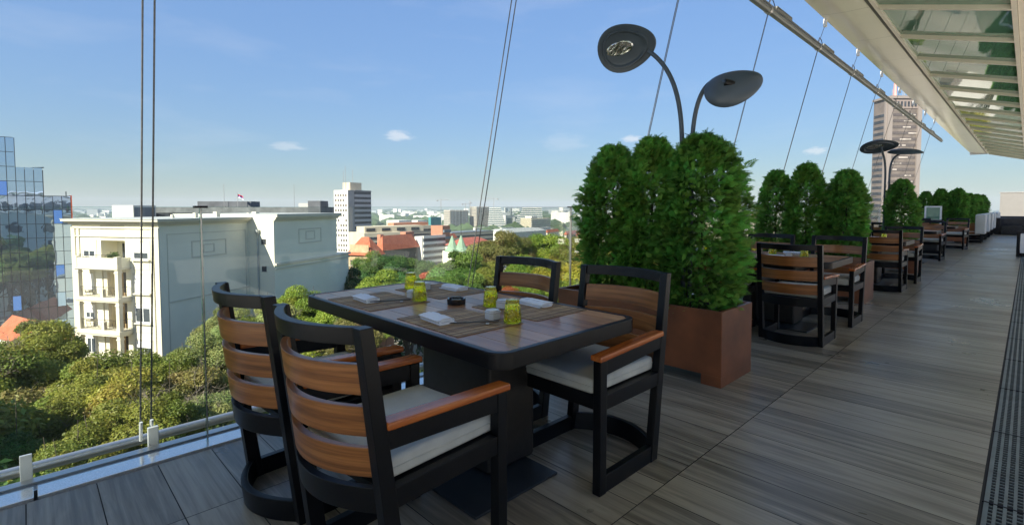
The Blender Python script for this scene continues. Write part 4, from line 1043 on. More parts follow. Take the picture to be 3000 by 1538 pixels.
MB().box(0.003, 1.598, yLog0 + .001, yLog1 - .001, 0, zf(1090)).build('lintel', cream_t, B.r)
# projecting balconies
bal0, bal1 = yl(368) - 0.35, yl(254) + 0.1; pr = 1.25
for k, (pb, pt) in enumerate(sl_z):
    t = empty('balcony', (0, 0, 0)); t.parent = B.r
    za, zc = (zf(pb), zf(pt)) if k else (zf(793), zf(786))
    MB().box(-pr, 0.0, bal0, bal1, za, zc).build('slab', cream_t, t, bevel=0.02)
    MB().box(-pr - .08, 0.0, bal0 - .08, bal1 + .08, za + (zc - za) * .35, zc - .04).build('slab_moulding', cream_t, t)
    if k == 0:
        zp = zf(757)
        MB().box(-pr + .02, -pr + .17, bal0 + .02, bal1 - .02, zc, zp).build('parapet', cream_m, t)
        for yy in (bal0 + .02, bal1 - .17): MB().box(-pr + .172, 0, yy, yy + .15, zc, zp).build('parapet', cream_m, t)
        for yy in (bal0 - .03, bal1 - .37): MB().box(-pr - .03, -pr + .37, yy, yy + .4, zc, zp + .12).build('pier', cream_t, t)
        mb = MB()
        for i in range(26): yy = bal0 + .4 + (bal1 - bal0 - .8) * i / 25; mb.tube([(-pr + .1, yy, zp), (-pr + .1, yy, zp + .28)], .012, 5)
        mb.tube([(-pr + .1, bal0 + .3, zp + .28), (-pr + .1, bal1 - .3, zp + .28)], .02, 5); mb.build('railing', iron_m, t)
    else:
        zu = zf(sl_z[k - 1][0])
        for yy in (bal0 + .02, bal1 - .42):
            MB().box(-pr + .03, -pr + .40, yy, yy + .4, zc, zu).build('pier', cream_t, t, bevel=0.02)
            MB().box(-pr - .01, -pr + .44, yy - .04, yy + .44, zu - .32, zu - .2).build('pier_capital', cream_t, t)
        MB().box(-pr + .04, -0.0, bal0 + .03, bal0 + .12, zc, zu - .0).build('side_screen', cream_m, t) if False else None
        mb = MB(); hr = 0.95
        for i in range(30):
            yy = bal0 + .45 + (bal1 - bal0 - .9) * i / 29
            mb.tube([(-pr + .2, yy, zc), (-pr + .2, yy, zc + hr)], .012, 4)
            if i % 3 == 1: mb.tube([(-pr + .2, yy - .1, zc + .2), (-pr + .17, yy, zc + .45), (-pr + .2, yy + .1, zc + .7)], .016, 4)
        for i in range(6):
            xx = -pr + .45 + (pr - .5) * i / 5; mb.tube([(xx, bal0 + .2, zc), (xx, bal0 + .2, zc + hr)], .012, 4)
        mb.tube([(-pr + .2, bal0 + .3, zc + hr), (-pr + .2, bal1 - .3, zc + hr)], .022, 5); mb.tube([(-pr + .2, bal0 + .2, zc + hr), (0, bal0 + .2, zc + hr)], .022, 5)
        mb.build('railing', iron_m, t)
        MB().box(-pr + .1, -pr + .4, bal0 + 2.0, bal0 + 2.28, zc, zc + .75).build('pier', cream_t, t)
        ymid = yl(302); MB().box(-0.02, 0.3, ymid - .2, ymid + .25, zc, zf(tops[k])).build('pier', cream_t, t)
# balcony plants
for (yy, zz, s) in ((bal0 + .7, zf(757), .5), (bal0 + 1.1, zf(757), .3)):
    t = empty('balcony_plant', (0, 0, 0), 0, 'leafy pot plant on the top balcony of the cream house', 'plant', 'balcony pot plants'); t.matrix_world = B.r.matrix_basis @ Matrix.Translation((-pr + .35, yy, zz - .25))
    MB().lathe([(0.1, 0), (0.14, .25), (0.12, .25)], 12).build('pot', redroof_m, t)
    mb = MB(); rr = random.Random(int(yy * 10))
    for i in range(260):
        p = Vector((rr.gauss(0, .16), rr.gauss(0, .2), .3 + rr.random() * s)); a = Vector((rr.gauss(0, 1), rr.gauss(0, 1), rr.gauss(0, 1))).normalized() * .05; b2 = a.cross(Vector((rr.random(), .3, .5))).normalized() * .03
        mb.add([p - a, p - b2, p + a, p + b2], [(0, 1, 2, 3)], (rr.random(), rr.random(), 0))
    o = mb.build('leaves', leaf_m, t); o.color = (0.05, 0.12, 0.02, 1)
# front windows with sills, shutters
def win(y0, y1, zb_, zt_, shut, dark=True):
    f = MB(); f.ring([(y0, zb_), (y1, zb_), (y1, zt_), (y0, zt_)], [(y0 + .07, zb_ + .07), (y1 - .07, zb_ + .07), (y1 - .07, zt_ - .07), (y0 + .07, zt_ - .07)], -0.05, 0.02)
    f.v = [(z_, x_, y_) for x_, y_, z_ in f.v]; ym = (y0 + y1) / 2
    f.box(-.045, .02, ym - .035, ym + .035, zb_ + .07, zt_ - .07)
    o = f.build('window', white_paint, B.r)
    MB().box(-0.012, 0.012, y0 + .07, y1 - .07, zb_ + .07, zt_ - .07).build('pane', winglass_m, o)
    if shut > 0: MB().box(-0.042, -0.014, y0 + .072, y1 - .072, zt_ - .07 - (zt_ - zb_ - .14) * shut, zt_ - .07).build('shutter', shutter_m, o)
    MB().box(-0.22, 0, y0 - .18, y1 + .18, zb_ - .16, zb_ - .03).build('sill', cream_t, o)
    g_ = MB(); g_.ring([(y0 - .22, zb_ - .02), (y1 + .22, zb_ - .02), (y1 + .22, zt_ + .22), (y0 - .22, zt_ + .22)], [(y0 - .01, zb_ - .02), (y1 + .01, zb_ - .02), (y1 + .01, zt_ + .01), (y0 - .01, zt_ + .01)], -0.04, 0.01)
    g_.v = [(z_, x_, y_) for x_, y_, z_ in g_.v]; g_.build('surround', cream_t, o)
rows = [(762, 713), (863, 811), (952, 907), (1060, 1010)]
for k, (pb, pt) in enumerate(rows):
    win(yW0, yW1, zf(pb), zf(pt), (.62, 1.0, 0, .35)[k])
    win(yV0 + (.0 if k == 0 else .35), yV1, zf(pb - 3), zf(pt), (.62, 1.0, .6, 0)[k])
    for y0, y1 in ((yW0, yW1), (yV0 + .3, yV1)):
        MB().box(-0.035, 0.0, y0 - .1, y1 + .1, zf(pb + 32), zf(pb + 11)).build('apron_panel', cream_t, B.r)
# corner pilasters, cornice, attic mouldings
for a, b_ in ((-0.05, 0.42), (0.62, 0.80), (B.Ll - .42, B.Ll + .05), (B.Ll - .95, B.Ll - .78)):
    MB().box(-0.10, 0.0, a, b_, 0, zf(668)).build('pilaster', cream_t, B.r)
for z0, z1, p in ((660, 655, .22), (655, 650, .40), (650, 644, .60)):
    MB().box(-p, B.Lr + .1, -p, B.Ll + p, zf(z0) + .004, zf(z1)).build('cornice', cream_t, B.r)
MB().box(-.65, B.Lr + .05, -.65, B.Ll + .65, zf(644) + .003, zf(642)).build('roof_edge', greyroof_m, B.r)
for z0, z1, p in ((697, 694, .12), (672, 669, .10)): MB().box(-p, -.0, 0.05, B.Ll - .05, zf(z0), zf(z1)).build('moulding', cream_t, B.r)
# side wall: thin panel frames and joint
def frameR(x0, x1, z0, z1, t=.05):
    f = MB(); f.ring([(x0, z0), (x1, z0), (x1, z1), (x0, z1)], [(x0 + t, z0 + t), (x1 - t, z0 + t), (x1 - t, z1 - t), (x0 + t, z1 - t)], -0.035, 0.0)
    f.v = [(x_, z_, y_) for x_, y_, z_ in f.v]; return f
fr1 = frameR(inter(B.P, B.dr, 557), inter(B.P, B.dr, 660), hB - 3.9, hB - 2.2, .13).build('panel_frame', cream_t, B.r); fix_normals(fr1)
fr2 = frameR(inter(B.P, B.dr, 592), inter(B.P, B.dr, 625), hB - 3.5, hB - 2.6, .11).build('panel_frame', cream_t, B.r); fix_normals(fr2)
fr3 = frameR(0.8, B.Lr - .4, .5, hB - 1.4, .06).build('panel_frame', cream_t, B.r); fix_normals(fr3)
MB().box(0.8, B.Lr, -.05, 0.0, hB - 7.9, hB - 7.78).build('joint_moulding', cream_t, B.r)
# chimneys and vents on its roof
for (px, s, hh) in ((640, .35, .5), (700, .5, .6), (575, .25, .35), (810, .6, .55), (790, .3, .4)):
    x_ = inter(B.P, B.dr, px) ; MB().box(x_, x_ + s, 3, 3 + s, hB + .02, hB + .02 + hh).build('roof_vent', cream_t, B.r)
# second block, stepping out to the right
E_ = Vector((B.Lr, 0, 0)); jog = 3.4
z2 = hB + 0.25
MB().box(B.Lr + .002, B.Lr + 12.0, -jog, B.Ll, hB - 5.2, z2).build('rear_wing_upper_wall', cream_m, B.r)
MB().box(B.Lr + .002, B.Lr + 14.75, -jog - .0, B.Ll, 0, hB - 5.203).build('rear_wing_wall', cream_m, B.r)
for z0, z1, p in ((.62, .45, .18), (.45, .25, .32), (.25, 0, .48)):
    MB().box(B.Lr - .0 + .004, B.Lr + 12.0 + p, -jog - p, B.Ll, z2 - z0 + .004, z2 - z1).build('rear_cornice', cream_t, B.r)
MB().box(B.Lr + .006, B.Lr + 12.5, -jog - .5, B.Ll, z2 + .003, z2 + .10).build('rear_roof_edge', greyroof_m, B.r)
MB().box(B.Lr + .05, B.Lr + 15.0, -jog - .22, -jog, hB - 5.40, hB - 5.15).build('string_course', cream_t, B.r)
MB().box(B.Lr + .05, B.Lr + 14.9, -jog - .10, -jog, hB - 5.85, hB - 5.75).build('string_course', cream_t, B.r)
for x0, x1, z0, z1 in ((4.2, 8.6, 3.5, 1.7), (5.5, 7.3, 3.1, 2.0)):
    o = frameR(B.Lr + x0, B.Lr + x1, z2 - z0, z2 - z1, .14).build('panel_frame', cream_t, B.r); o.location = (0, -jog, 0); fix_normals(o)
MB().tube([(B.Lr - .12, -1.35, 2), (B.Lr - .12, -1.35, hB - 1.9)], .09, 8).build('drain_pipe', greyroof_m, B.r)
MB().lathe([(0.09, 0), (0.28, .35), (0.28, .6), (.2, .6)], 10, c=(B.Lr - .16, -1.35, hB - 2.0)).build('drain_hopper', greyroof_m, B.r)
for zz in (2.2, 8 - .15 + 0): pass
for pyt, pyb in ((690, 706), (764, 780)):
    o = MB().box(B.Lr - .03, B.Lr + .02, -2.35, -1.75, zf(pyb) - 1.0 if False else hB - (3.05 if pyt == 690 else 6.1), (hB - (2.45 if pyt == 690 else 5.5))).build('window', darkwin_m, B.r)
    MB().box(B.Lr - .05, B.Lr + .01, -2.45, -1.65, hB - (3.13 if pyt == 690 else 6.18), hB - (3.055 if pyt == 690 else 6.105)).build('sill', cream_t, o)

# ---- mirror glass office block at the left border -------------------------------------------
dv = ray(3000, HY); ddir = Vector((dv.x, dv.y)).normalized(); Pg = xy(208, 62)
zg = ground_z(Pg) - 1
gr = empty('glass_office_block', (Pg.x, Pg.y, zg), math.atan2(ddir.y, ddir.x), 'stepped office block clad in blue mirror glass at the left border', 'building')
# local: x runs toward the right end (0) with negative values going left; +y goes back
zG = lambda py: (H - (py - HY) / F * 62.0) - zg
def xg(px): return inter(Pg, ddir, px)
steps = [(-60, xg(47), 416), (xg(47), xg(131), 502), (xg(131), 0.0, 575)]
for x0, x1, pt in steps:
    MB().box(x0 + .002, x1 - .002, 0.02, 16, 0, zG(pt) - .05).build('core_wall', redwall_m if x1 == 0.0 else greyb_m, gr)
rowz = [zG(416 + 39.8 * k) for k in range(0, 22)]
colx = [xg(208 - 26.3 * k) for k in range(0, 24)]
rr = random.Random(4)
openp = {(6, 1): 0, (9, 1): 0, (11, 1): 0, (13, 1): 0}
tilt = [(5, 2, 1), (2 + 9, 2, 1), (13, 2, 1), (15, 2, 1), (12, 6, 1), (14, 6, 1), (4, 7, 0)]
pane_set = 0
for i in range(len(rowz) - 1):
    for k in range(9):
        xa, xb = colx[k + 1], colx[k]; za, zc = rowz[i + 1], rowz[i]
        if i < 2 and k < 6: continue
        if i < 4 and k < 3: continue
        if za < 0.5: continue
        wob = rr.uniform(-.0009, .0009); wb = rr.uniform(-.0009, .0009)
        mb = MB(); m_ = mirror_m; dy = [0, 0, 0, 0]
        isopen = (i, k) in ((9, 1), (11, 1), (13, 1), (11, 6), (13, 6), (5, 1), (3, 7))
        if isopen:
            o = .42; dy = [-o, -o, 0, 0]; m_ = mirror2_m
        mb.hexa([(xa + .03, dy[0] + wob, za + .03), (xb - .03, dy[1] - wb, za + .03), (xb - .03, dy[1] + .012, za + .03), (xa + .03, dy[0] + .012, za + .03)],
                [(xa + .03, -wb, zc - .03), (xb - .03, wob, zc - .03), (xb - .03, .012, zc - .03), (xa + .03, .012, zc - .03)])
        mb.build('open_window' if isopen else 'glass_panel', m_, gr); pane_set += 1
mb = MB()
for z_ in rowz: 
    if z_ > 0: mb.box(-28 if z_ <= rowz[0] + .1 else -28, (xg(47) if z_ > zG(500) else (xg(131) if z_ > zG(573) else 0)), -.004, .018, z_ - .03, z_ + .03)
mb.build('mullion_grid', mull_m, gr)
mb = MB()
for k, x_ in enumerate(colx): 
    top = zG(575) if k < 3 else (zG(502) if k < 6 else zG(416)); mb.box(x_ - .03, x_ + .03, -.005, .017, 0, top - .031 if False else top)
o = mb.build('mullion_grid', mull_m, gr)
MB().box(0.003, .12, -.02, 16, 0, zG(573)).build('end_wall', redwall_m, gr)
MB().tube([(xg(47), 2, zG(498)), (xg(47) + 2.6, 2, zG(498) + .25), (xg(112), 2, zG(498))], .06, 5).build('roof_rail', mull_m, gr)
MB().tube([(xg(200), 3, zG(575)), (xg(200), 3, zG(560))], .05, 5).build('aerial', mull_m, gr)

# ---- low office slab behind the cream house --------------------------------------------------
slab_d = simple('slab_dark', (0.085, 0.095, 0.105), rough=0.8, var=0.25, vscale=0.4); slab_l = simple('slab_fin', (0.26, 0.27, 0.28), rough=0.8)
S = Blk('office_slab', 'long grey office slab showing above the roof of the cream house', 455, 456, 932, 607, 150, 30000, slab_d, depthL=16)
S.bandsR('roof_band', 1, S.h - 1.7, S.h - .0, 1.0, simple('slab_fascia', (0.13, 0.14, 0.145), rough=0.85, var=0.3, vscale=0.5), proud=.25)
S.bandsR('window_band', 1, S.h - 3.8, S.h - 1.75, 1.0, darkwin_m, proud=.10)
S.winR(46, 1, S.h - 3.8, S.h - 1.75, .30, 1.9, slab_l, name='fin')
S.winR(40, 1, S.h - 3.6, S.h - 1.8, .5, 1.2, bluegl_m, skip=.5, name='blind')
MB().box(10.5, 26.5, 3, 9, S.h + .01, S.h + 1.75).build('plant_room', slab_d, S.r)
MB().box(41.5, 48, 1, 9, S.h + .01, S.h + 1.2).build('skylight', greyroof_m, S.r)
MB().box(44.8, 48.5, -0.4, 7, S.h - 3.5, S.h + 1.9).build('stair_tower', slab_d, S.r)
for px in (647, 855): 
    xx = inter(S.P, S.dr, px); MB().tube([(xx, 2, S.h), (xx, 2, S.h + 7)], .07, 5).build('aerial', greyb_m, S.r)
S2 = Blk('office_block', 'white and dark slatted office block beside the double cable, left of the grey slab', 328, 390, 456, 602, 140, 1880, whiteb_m, depthL=None)
S2.bandsR('window_band', 1, S2.h - 5.2, S2.h - .6, 1.0, slate_m, proud=.1)
S2.winR(11, 1, S2.h - 5.2, S2.h, .16, 4.6, whiteb_m, name='fin')
# flag
fp = at(697, 607, 152)
t = empty('flag_pole', (fp.x, fp.y, fp.z + .0), 0, 'thin flag pole with a waving red, blue and white flag on the grey slab', 'flag')
MB().tube([(0, 0, -1), (0, 0, 4.2)], .07, 6).build('pole', greyb_m, t)
def stripe(z0, z1, m_):
    mb = MB(); vs = []; n = 12
    for i in range(n + 1):
        x_ = 1.8 * i / n; wv = .2 * math.sin(i * .9); dz = -.08 * i * (i / n) 
        vs += [(x_ * RT.x + wv * FW.x, x_ * RT.y + wv * FW.y, z0 + dz * .9), (x_ * RT.x + wv * FW.x, x_ * RT.y + wv * FW.y, z1 + dz * .9)]
    mb.add(vs, [(2 * i, 2 * i + 2, 2 * i + 3, 2 * i + 1) for i in range(n)]); return mb.build('flag_stripe', m_, t)
stripe(3.5, 3.85, simple('flag_red', (.5, .03, .04), .8)); stripe(3.15, 3.5, simple('flag_blue', (.02, .05, .25), .8)); stripe(2.8, 3.15, white_paint)

# ---- white tower -----------------------------------------------------------------------------
T = Blk('tower_block', 'tall white tower block with dark banded right side, beyond the cream house', 979, 1019, 1087, 557, 330, 2350, whiteb_m)
T.w.data.materials[0] = whiteb_m
MB().box(-.0, 5.2, -.35, -.002, 0, T.h).build('blank_panel', greyb_m, T.r)
T.bandsR('spandrel', 12, T.h - 41, T.h - 1, .5, simple('spandrel_grey', (.36, .37, .38), .8), x0=5.6, x1=T.Lr, proud=.3)
T.bandsR('window_band', 12, T.h - 39.3, T.h + .7, .5, darkwin_m, x0=5.6, x1=T.Lr, proud=.12)
MB().box(5.6, T.Lr, -.5, 0, T.h - .9, T.h).build('roof_band', slate_m, T.r)
T.winL(5, 13, T.h - 44, T.h - 1.0, 1.5, 1.7, simple('tower_recess', (.10, .09, .08), .6), skip=.2)
MB().box(4, 14, 2, 9, T.h, T.h + 5.2).build('plant_room', beige_m, T.r)
for x_, y_, hh in ((2, 6, 13), (1, 3, 16), (9, 5, 14)): MB().tube([(x_, y_, T.h), (x_, y_, T.h + hh)], .13, 5).build('aerial', greyb_m, T.r)

# ---- middle distance --------------------------------------------------------------------------
Rr = Blk('red_roof_palace', 'old sandstone palace with red hipped roofs, left wing', 1018, 1085, 1120, 750, 190, 2100, stone_m)
Rr.hip(Rr.z(697), redroof_m)
Rr.winL(5, 3, Rr.h - 11, Rr.h - .5, .9, 2.0, darkwin_m, y0=.5); Rr.bandsL('string_course', 3, Rr.h - 11.4, Rr.h - .8, .08, cream_t)
Rr.bandsL('attic_pediment', 1, Rr.h + .0, Rr.h + 4.0, 1, stone_m, y0=1.0, y1=Rr.Ll - 1); Rr.winL(6, 1, Rr.h + 1.2, Rr.h + 3, .5, 1.8, darkwin_m, y0=1.3, y1=Rr.Ll - 1.3)
Rr.winR(5, 2, Rr.h - 8, Rr.h - .5, .8, 1.8, darkwin_m)
R2 = Blk('red_roof_house', 'large red hipped roof over a dark stone wing, behind the middle trees', 1100, 1120, 1222, 735, 215, 2300, simple('dark_stone', (.13, .115, .09), .9))
R2.hip(R2.z(692), redroof_m); R2.winR(9, 2, R2.h - 8, R2.h - .5, .7, 1.8, darkwin_m)
MB().box(4, 6, 5, 7, R2.h, R2.z(690)).build('chimney', brick_m, R2.r)
W = Blk('striped_office', 'office wing banded white and black with blank white end, right of red roofs', 1214, 1236, 1303, 694, 235, 2600, whiteb_m)
W.bandsR('window_band', 6, W.h - 17, W.h + .5, .5, darkwin_m, x0=1.0, x1=W.Lr, proud=.15); W.bandsR('spandrel', 6, W.h - 15.5, W.h + 2, .45, whiteb_m, x0=.6, x1=W.Lr, proud=.4)
Bq = Blk('brick_stair_tower', 'blank brick stair tower between the beige office and the striped wing', 1172, 1188, 1212, 680, 255, 2600, brick_m)
Be = Blk('beige_office', 'beige banded office building over the red roofs', 1064, 1066, 1180, 684, 262, 3200, beige_m, depthL=20)
Be.bandsR('window_band', 2, Be.h - 6.4, Be.h - .6, .45, darkwin_m, proud=.2); Be.winR(30, 2, Be.h - 6.4, Be.h - .6, .3, 1.3, beige_m, name='pier')
MB().box(2, 38, 4, 14, Be.h, Be.h + 3.2).build('penthouse', beige_m, Be.r); 
for k in range(4): MB().box(3 + k * 9, 8 + k * 9, 3.8, 4.1, Be.h + .7, Be.h + 2.3).build('window', darkwin_m, Be.r)
Bf = Blk('beige_office', 'upper beige office building with roof pergola, behind the banded one', 1142, 1144, 1266, 664, 300, 2900, beige_m, depthL=20)
Bf.bandsR('window_band', 2, Bf.h - 6.2, Bf.h - .4, .42, darkwin_m, proud=.2); Bf.winR(22, 2, Bf.h - 6.2, Bf.h - .4, .35, 1.4, beige_m, name='pier')
MB().box(4, 30, 3, 10, Bf.h, Bf.h + 2).build('penthouse', brick_m, Bf.r)
Bg = Blk('brick_block', 'pinkish brick block left of the construction towers', 1262, 1296, 1318, 662, 300, 2600, brick_m)
Bg.bandsR('balcony', 4, Bg.h - 16, Bg.h, .4, slate_m, proud=1.2)
# green turrets
for k, (px, py) in enumerate(((1325, 693), (1351, 692))):
    p = at(px, 735, 205); q = at(px, py, 205)
    t = empty('turret', (p.x, p.y, ground_z(p) - 1), 0, ('left', 'right')[k] + ' pointed green copper turret above the treetops', 'turret', 'green copper turrets')
    hz = p.z - ground_z(p) + 1
    MB().box(-2.8, 2.8, -2.8, 2.8, 0, hz).build('wall', cream_m, t)
    MB().lathe([(3.4, 0), (2.2, 1.4), (1.3, 3.4), (0.35, q.z - p.z), (0.0, q.z - p.z + .5)], 8, c=(0, 0, hz), phase=PI / 8).build('roof', copper_m, t)
    MB().tube([(0, 0, hz + q.z - p.z), (0, 0, hz + q.z - p.z + 9 * k + 1)], .12, 5).build('finial', mull_m, t)
Bh = Blk('long_terrace_block', 'long low beige block with dark eaves under the construction towers', 1320, 1324, 1445, 684, 420, 2600, beige_m, depthL=18, roof=slate_m)
Bh.bandsR('window_band', 3, Bh.h - 12, Bh.h, .35, darkwin_m, proud=.2)
Bi = Blk('red_roof_row', 'low row with dark red roofs right of the green turrets', 1352, 1356, 1448, 722, 240, 2600, whiteb_m, depthL=12); Bi.hip(Bi.z(700), rooftile('dark_red_tiles', (.24, .06, .04), (.36, .10, .07)))
for nm, lab, xl, xc, xr, yt, d, m_, n in (
    ('construction_tower', 'raw concrete tower under construction, left one', 1300, 1318, 1372, 616, 1250, concrete_raw, 14),
    ('construction_tower', 'raw concrete tower under construction, right one behind the cables', 1376, 1396, 1432, 606, 1300, concrete_raw, 16)):
    C1 = Blk(nm, lab, xl, xc, xr, yt, d, 3000, m_, group='concrete towers under construction')
    C1.bandsR('floor_slab', n, C1.h - 60, C1.h, .28, greyb_m, proud=1.2); C1.bandsL('floor_slab', n, C1.h - 60, C1.h, .3, greyb_m, proud=1.2)
    C1.winR(5, 1, 0, C1.h, 1.6, C1.h + 2, whiteb_m, name='column'); C1.winR(6, n, C1.h - 60, C1.h, 3.0, 2.2, darkwin_m, skip=.35)
def sky_tower(label, px0, px1, pxb0, pxb1, ytop, d, n=13):
    """tower that narrows upward on one side: banded glass"""
    p = xy(pxb0, d); zb = ground_z(p) - 2; q = xy(pxb1, d); Wd = (q - p).length; zt_ = at(pxb0, ytop, d).z; hh = zt_ - zb
    a0 = (px0 - pxb0) / (pxb1 - pxb0) * Wd; a1 = (px1 - pxb0) / (pxb1 - pxb0) * Wd
    r = empty('banded_glass_tower', (p.x, p.y, zb), math.atan2((q - p).y, (q - p).x), label, 'tower', 'banded glass towers by the river')
    def ed(z_): t = max(0, (z_ / hh - .25)) / .75; s = t * t * (3 - 2 * t); return a0 * s, Wd + (a1 - Wd) * s
    for k in range(n):
        z0 = hh * k / n; z1 = hh * (k + .62) / n; x0, x1 = ed(z0); y0, y1 = ed(z1)
        MB().hexa([(x0, 0, z0), (x1, 0, z0), (x1, 25, z0), (x0, 25, z0)], [(y0, 0, z1), (y1, 0, z1), (y1, 25, z1), (y0, 25, z1)]).build('glass_band', bluegl_m, r)
        z2_ = hh * (k + 1) / n; 
        MB().hexa([(y0 - .8, -.8, z1 + .01), (y1 + .8, -.8, z1 + .01), (y1 + .8, 25, z1 + .01), (y0 - .8, 25, z1 + .01)], [(y0 - .8, -.8, z2_ - .01), (y1 + .8, -.8, z2_ - .01), (y1 + .8, 25, z2_ - .01), (y0 - .8, 25, z2_ - .01)]).build('floor_band', whiteb_m, r)
sky_tower('banded glass tower just right of the slanting cables', 1434, 1467, 1430, 1480, 609, 1300)
sky_tower('wide banded glass tower with sloping left side', 1532, 1586, 1505, 1592, 609, 1250)
yb_ = Blk('terraced_block', 'pale stepped residential block in front of the wide glass tower', 1552, 1556, 1612, 640, 1150, 2600, beige_m, depthL=30)
yb_.bandsR('balcony_band', 6, yb_.h - 28, yb_.h, .4, whiteb_m, proud=2); MB().box(5, 28, 2, 20, yb_.h, yb_.h + 5).build('penthouse', whiteb_m, yb_.r)
A = Blk('portal_building', 'white portal-shaped building between the two glass towers', 1480, 1481, 1506, 631, 1400, 2600, whiteb_m, depthL=20); MB().box(5, A.Lr - 5, -.6, 0, 4, A.h - 8).build('glass_front', slate_m, A.r)
A = Blk('portal_building', 'grey half of the portal-shaped pair, just left of the sloping tower', 1508, 1509, 1526, 636, 1420, 2600, greyb_m, depthL=20); MB().box(1, A.Lr - 3, -.6, 0, 4, A.h - 4).build('glass_front', bluegl_m, A.r)
A = Blk('white_hall', 'long white shed roof above the right-hand trees', 1484, 1490, 1600, 682, 520, 2600, whiteb_m, depthL=30); MB().hexa([(0, 0, A.h + .01), (A.Lr, 0, A.h + .01), (A.Lr, 30, A.h + .01), (0, 30, A.h + .01)], [(5, 8, A.h + 3), (A.Lr - 4, 8, A.h + 3), (A.Lr - 4, 22, A.h + 3), (5, 22, A.h + 3)]).build('roof', greyroof_m, A.r)
A = Blk('small_red_roof', 'tiny red roof peeping between the trees right of the cables', 1511, 1520, 1534, 722, 200, 2600, cream_m); A.hip(A.z(710), redroof_m)
A = Blk('pink_house', 'pinkish house with red roof left of the tall hedge', 1690, 1697, 1740, 690, 420, 2600, simple('pink_render', (.55, .33, .27), .9)); A.hip(A.z(676), redroof_m); A.winR(5, 2, A.h - 8, A.h, 1.2, 2, darkwin_m)
A = Blk('white_block', 'white apartment block on the far bank left of the tall hedge', 1632, 1636, 1664, 618, 1900, 2600, whiteb_m, depthL=30, group='white blocks on the far bank')
A = Blk('netted_building', 'building wrapped in teal netting left of the construction towers', 1255, 1262, 1292, 637, 900, 2600, teal_m)
A = Blk('white_hall', 'white low halls beside the teal netted building', 1165, 1168, 1206, 646, 800, 2600, whiteb_m, depthL=30); A = Blk('white_hall', 'white hall with flat roof right of the white tower', 1220, 1223, 1250, 646, 950, 2600, whiteb_m, depthL=30)
A = Blk('twin_office_tower', 'slim pair of pale towers in the haze between the glass towers, left one', 1478, 1480, 1488, 609, 2600, 2600, whiteb_m, group='slim hazy towers'); A = Blk('twin_office_tower', 'slim pair of pale towers in the haze between the glass towers, right one', 1494, 1496, 1500, 610, 2600, 2600, greyb_m, group='slim hazy towers')
# cranes
for k, (px, yt, d) in enumerate(((1292, 584, 1200), (1364, 595, 1300), (1377, 590, 1310), (1447, 580, 1300))):
    p = xy(px, d); zb = ground_z(p); zt_ = at(px, yt, d).z
    t = empty('tower_crane', (p.x, p.y, zb), 0, ('leftmost tower crane, over the teal netting', 'small tower crane between the concrete towers, left one', 'small tower crane between the concrete towers, right one', 'tower crane behind the slanting cables')[k], 'crane', 'tower cranes')
    h_ = zt_ - zb; mb = MB()
    for sx in (-1, 1):
        for sy in (-1, 1): mb.tube([(sx * .8, sy * .8, 0), (sx * .8, sy * .8, h_)], .22, 4)
    for i in range(int(h_ / 3)): mb.tube([(-.8, -.8, i * 3), (.8, -.8, i * 3 + 3)], .15, 4); mb.tube([(-.8, .8, i * 3), (-.8, -.8, i * 3 + 3)], .15, 4)
    mb.build('mast', greyb_m, t)
    a = k * 1.1 + .4; dx, dy = math.cos(a), math.sin(a)
    MB().tube([(-9 * dx, -9 * dy, h_ - 2), (22 * dx, 22 * dy, h_ - 1)], .5, 4).build('jib', greyb_m, t)
    MB().tube([(0, 0, h_ - 2), (0, 0, h_ + 3), (20 * dx, 20 * dy, h_ - 1)], .2, 4).build('tie', greyb_m, t)
    MB().box(-10 * dx - 1.5, -10 * dx + 1.5, -10 * dy - 1.5, -10 * dy + 1.5, h_ - 5, h_ - 2).build('counterweight', greyb_m, t)

# ---- tall brown tower on the right -------------------------------------------------------------
K = Blk('high_rise', 'tall brown glass high-rise standing behind the far hedges on the right', 2550, 2589, 2688, 287, 250, 60000, brownb_m)
sp_ = simple('pale_blind', (.40, .36, .32), .6, var=.3, vscale=.3); colm = simple('tower_column', (.235, .205, .185), .6)
nf = 26
K.bandsR('window_band', nf, K.h - 84, K.h - 6.5, .45, simple('tower_window', (.10, .085, .08), .2, var=.4), x0=2.6, x1=K.Lr - 2.2, proud=.15)
K.bandsL('window_band', nf, K.h - 84, K.h - 6.5, .45, darkwin_m, y0=1, y1=K.Ll - .5, proud=.15)
for x0, x1 in ((0, 2.4), (K.Lr - 2.0, K.Lr)): MB().box(x0, x1, -.7, 0, 0, K.h - 1).build('corner_pier', colm, K.r)
MB().box(-.7, 0, 0, 1.0, 0, K.h - 1).build('corner_pier', colm, K.r)
rr = random.Random(9); p_ = 77.5 / nf
for k in range(nf):
    for j in range(4):
        if rr.random() < .38:
            x0 = 2.8 + rr.random() * (K.Lr - 9); MB().box(x0, x0 + 1.5 + rr.random() * 4.5, -.17, -.16 + .1, K.h - 84 + k * p_ + .25, K.h - 84 + k * p_ + .9).build('blind', sp_, K.r)
MB().box(2.4, K.Lr - 2, -.3, 0, K.h - 5.8, K.h - 1.2).build('louvre_band', simple('louvre_brown', (.23, .19, .17), .7), K.r)
for k in range(9): MB().box(3 + k * 1.75, 3.9 + k * 1.75, -.5, -.3, K.h - 4.8, K.h - 2.4).build('louvre_opening', darkwin_m, K.r)
MB().box(-.9, K.Lr + .3, -.9, K.Ll, K.h - 1, K.h).build('roof_band', colm, K.r)
MB().box(4, 14, 3, 12, K.h, K.h + 1.2).build('plant_room', colm, K.r)
mb = MB(); mb.tube([(10, 8, K.h), (10, 8, K.h + 15)], [.9, .45], 6); mb.tube([(10, 8, K.h + 14), (10, 8, K.h + 24)], .2, 5); mb.build('mast', simple('red_white_mast', (.6, .3, .28), .6), K.r)
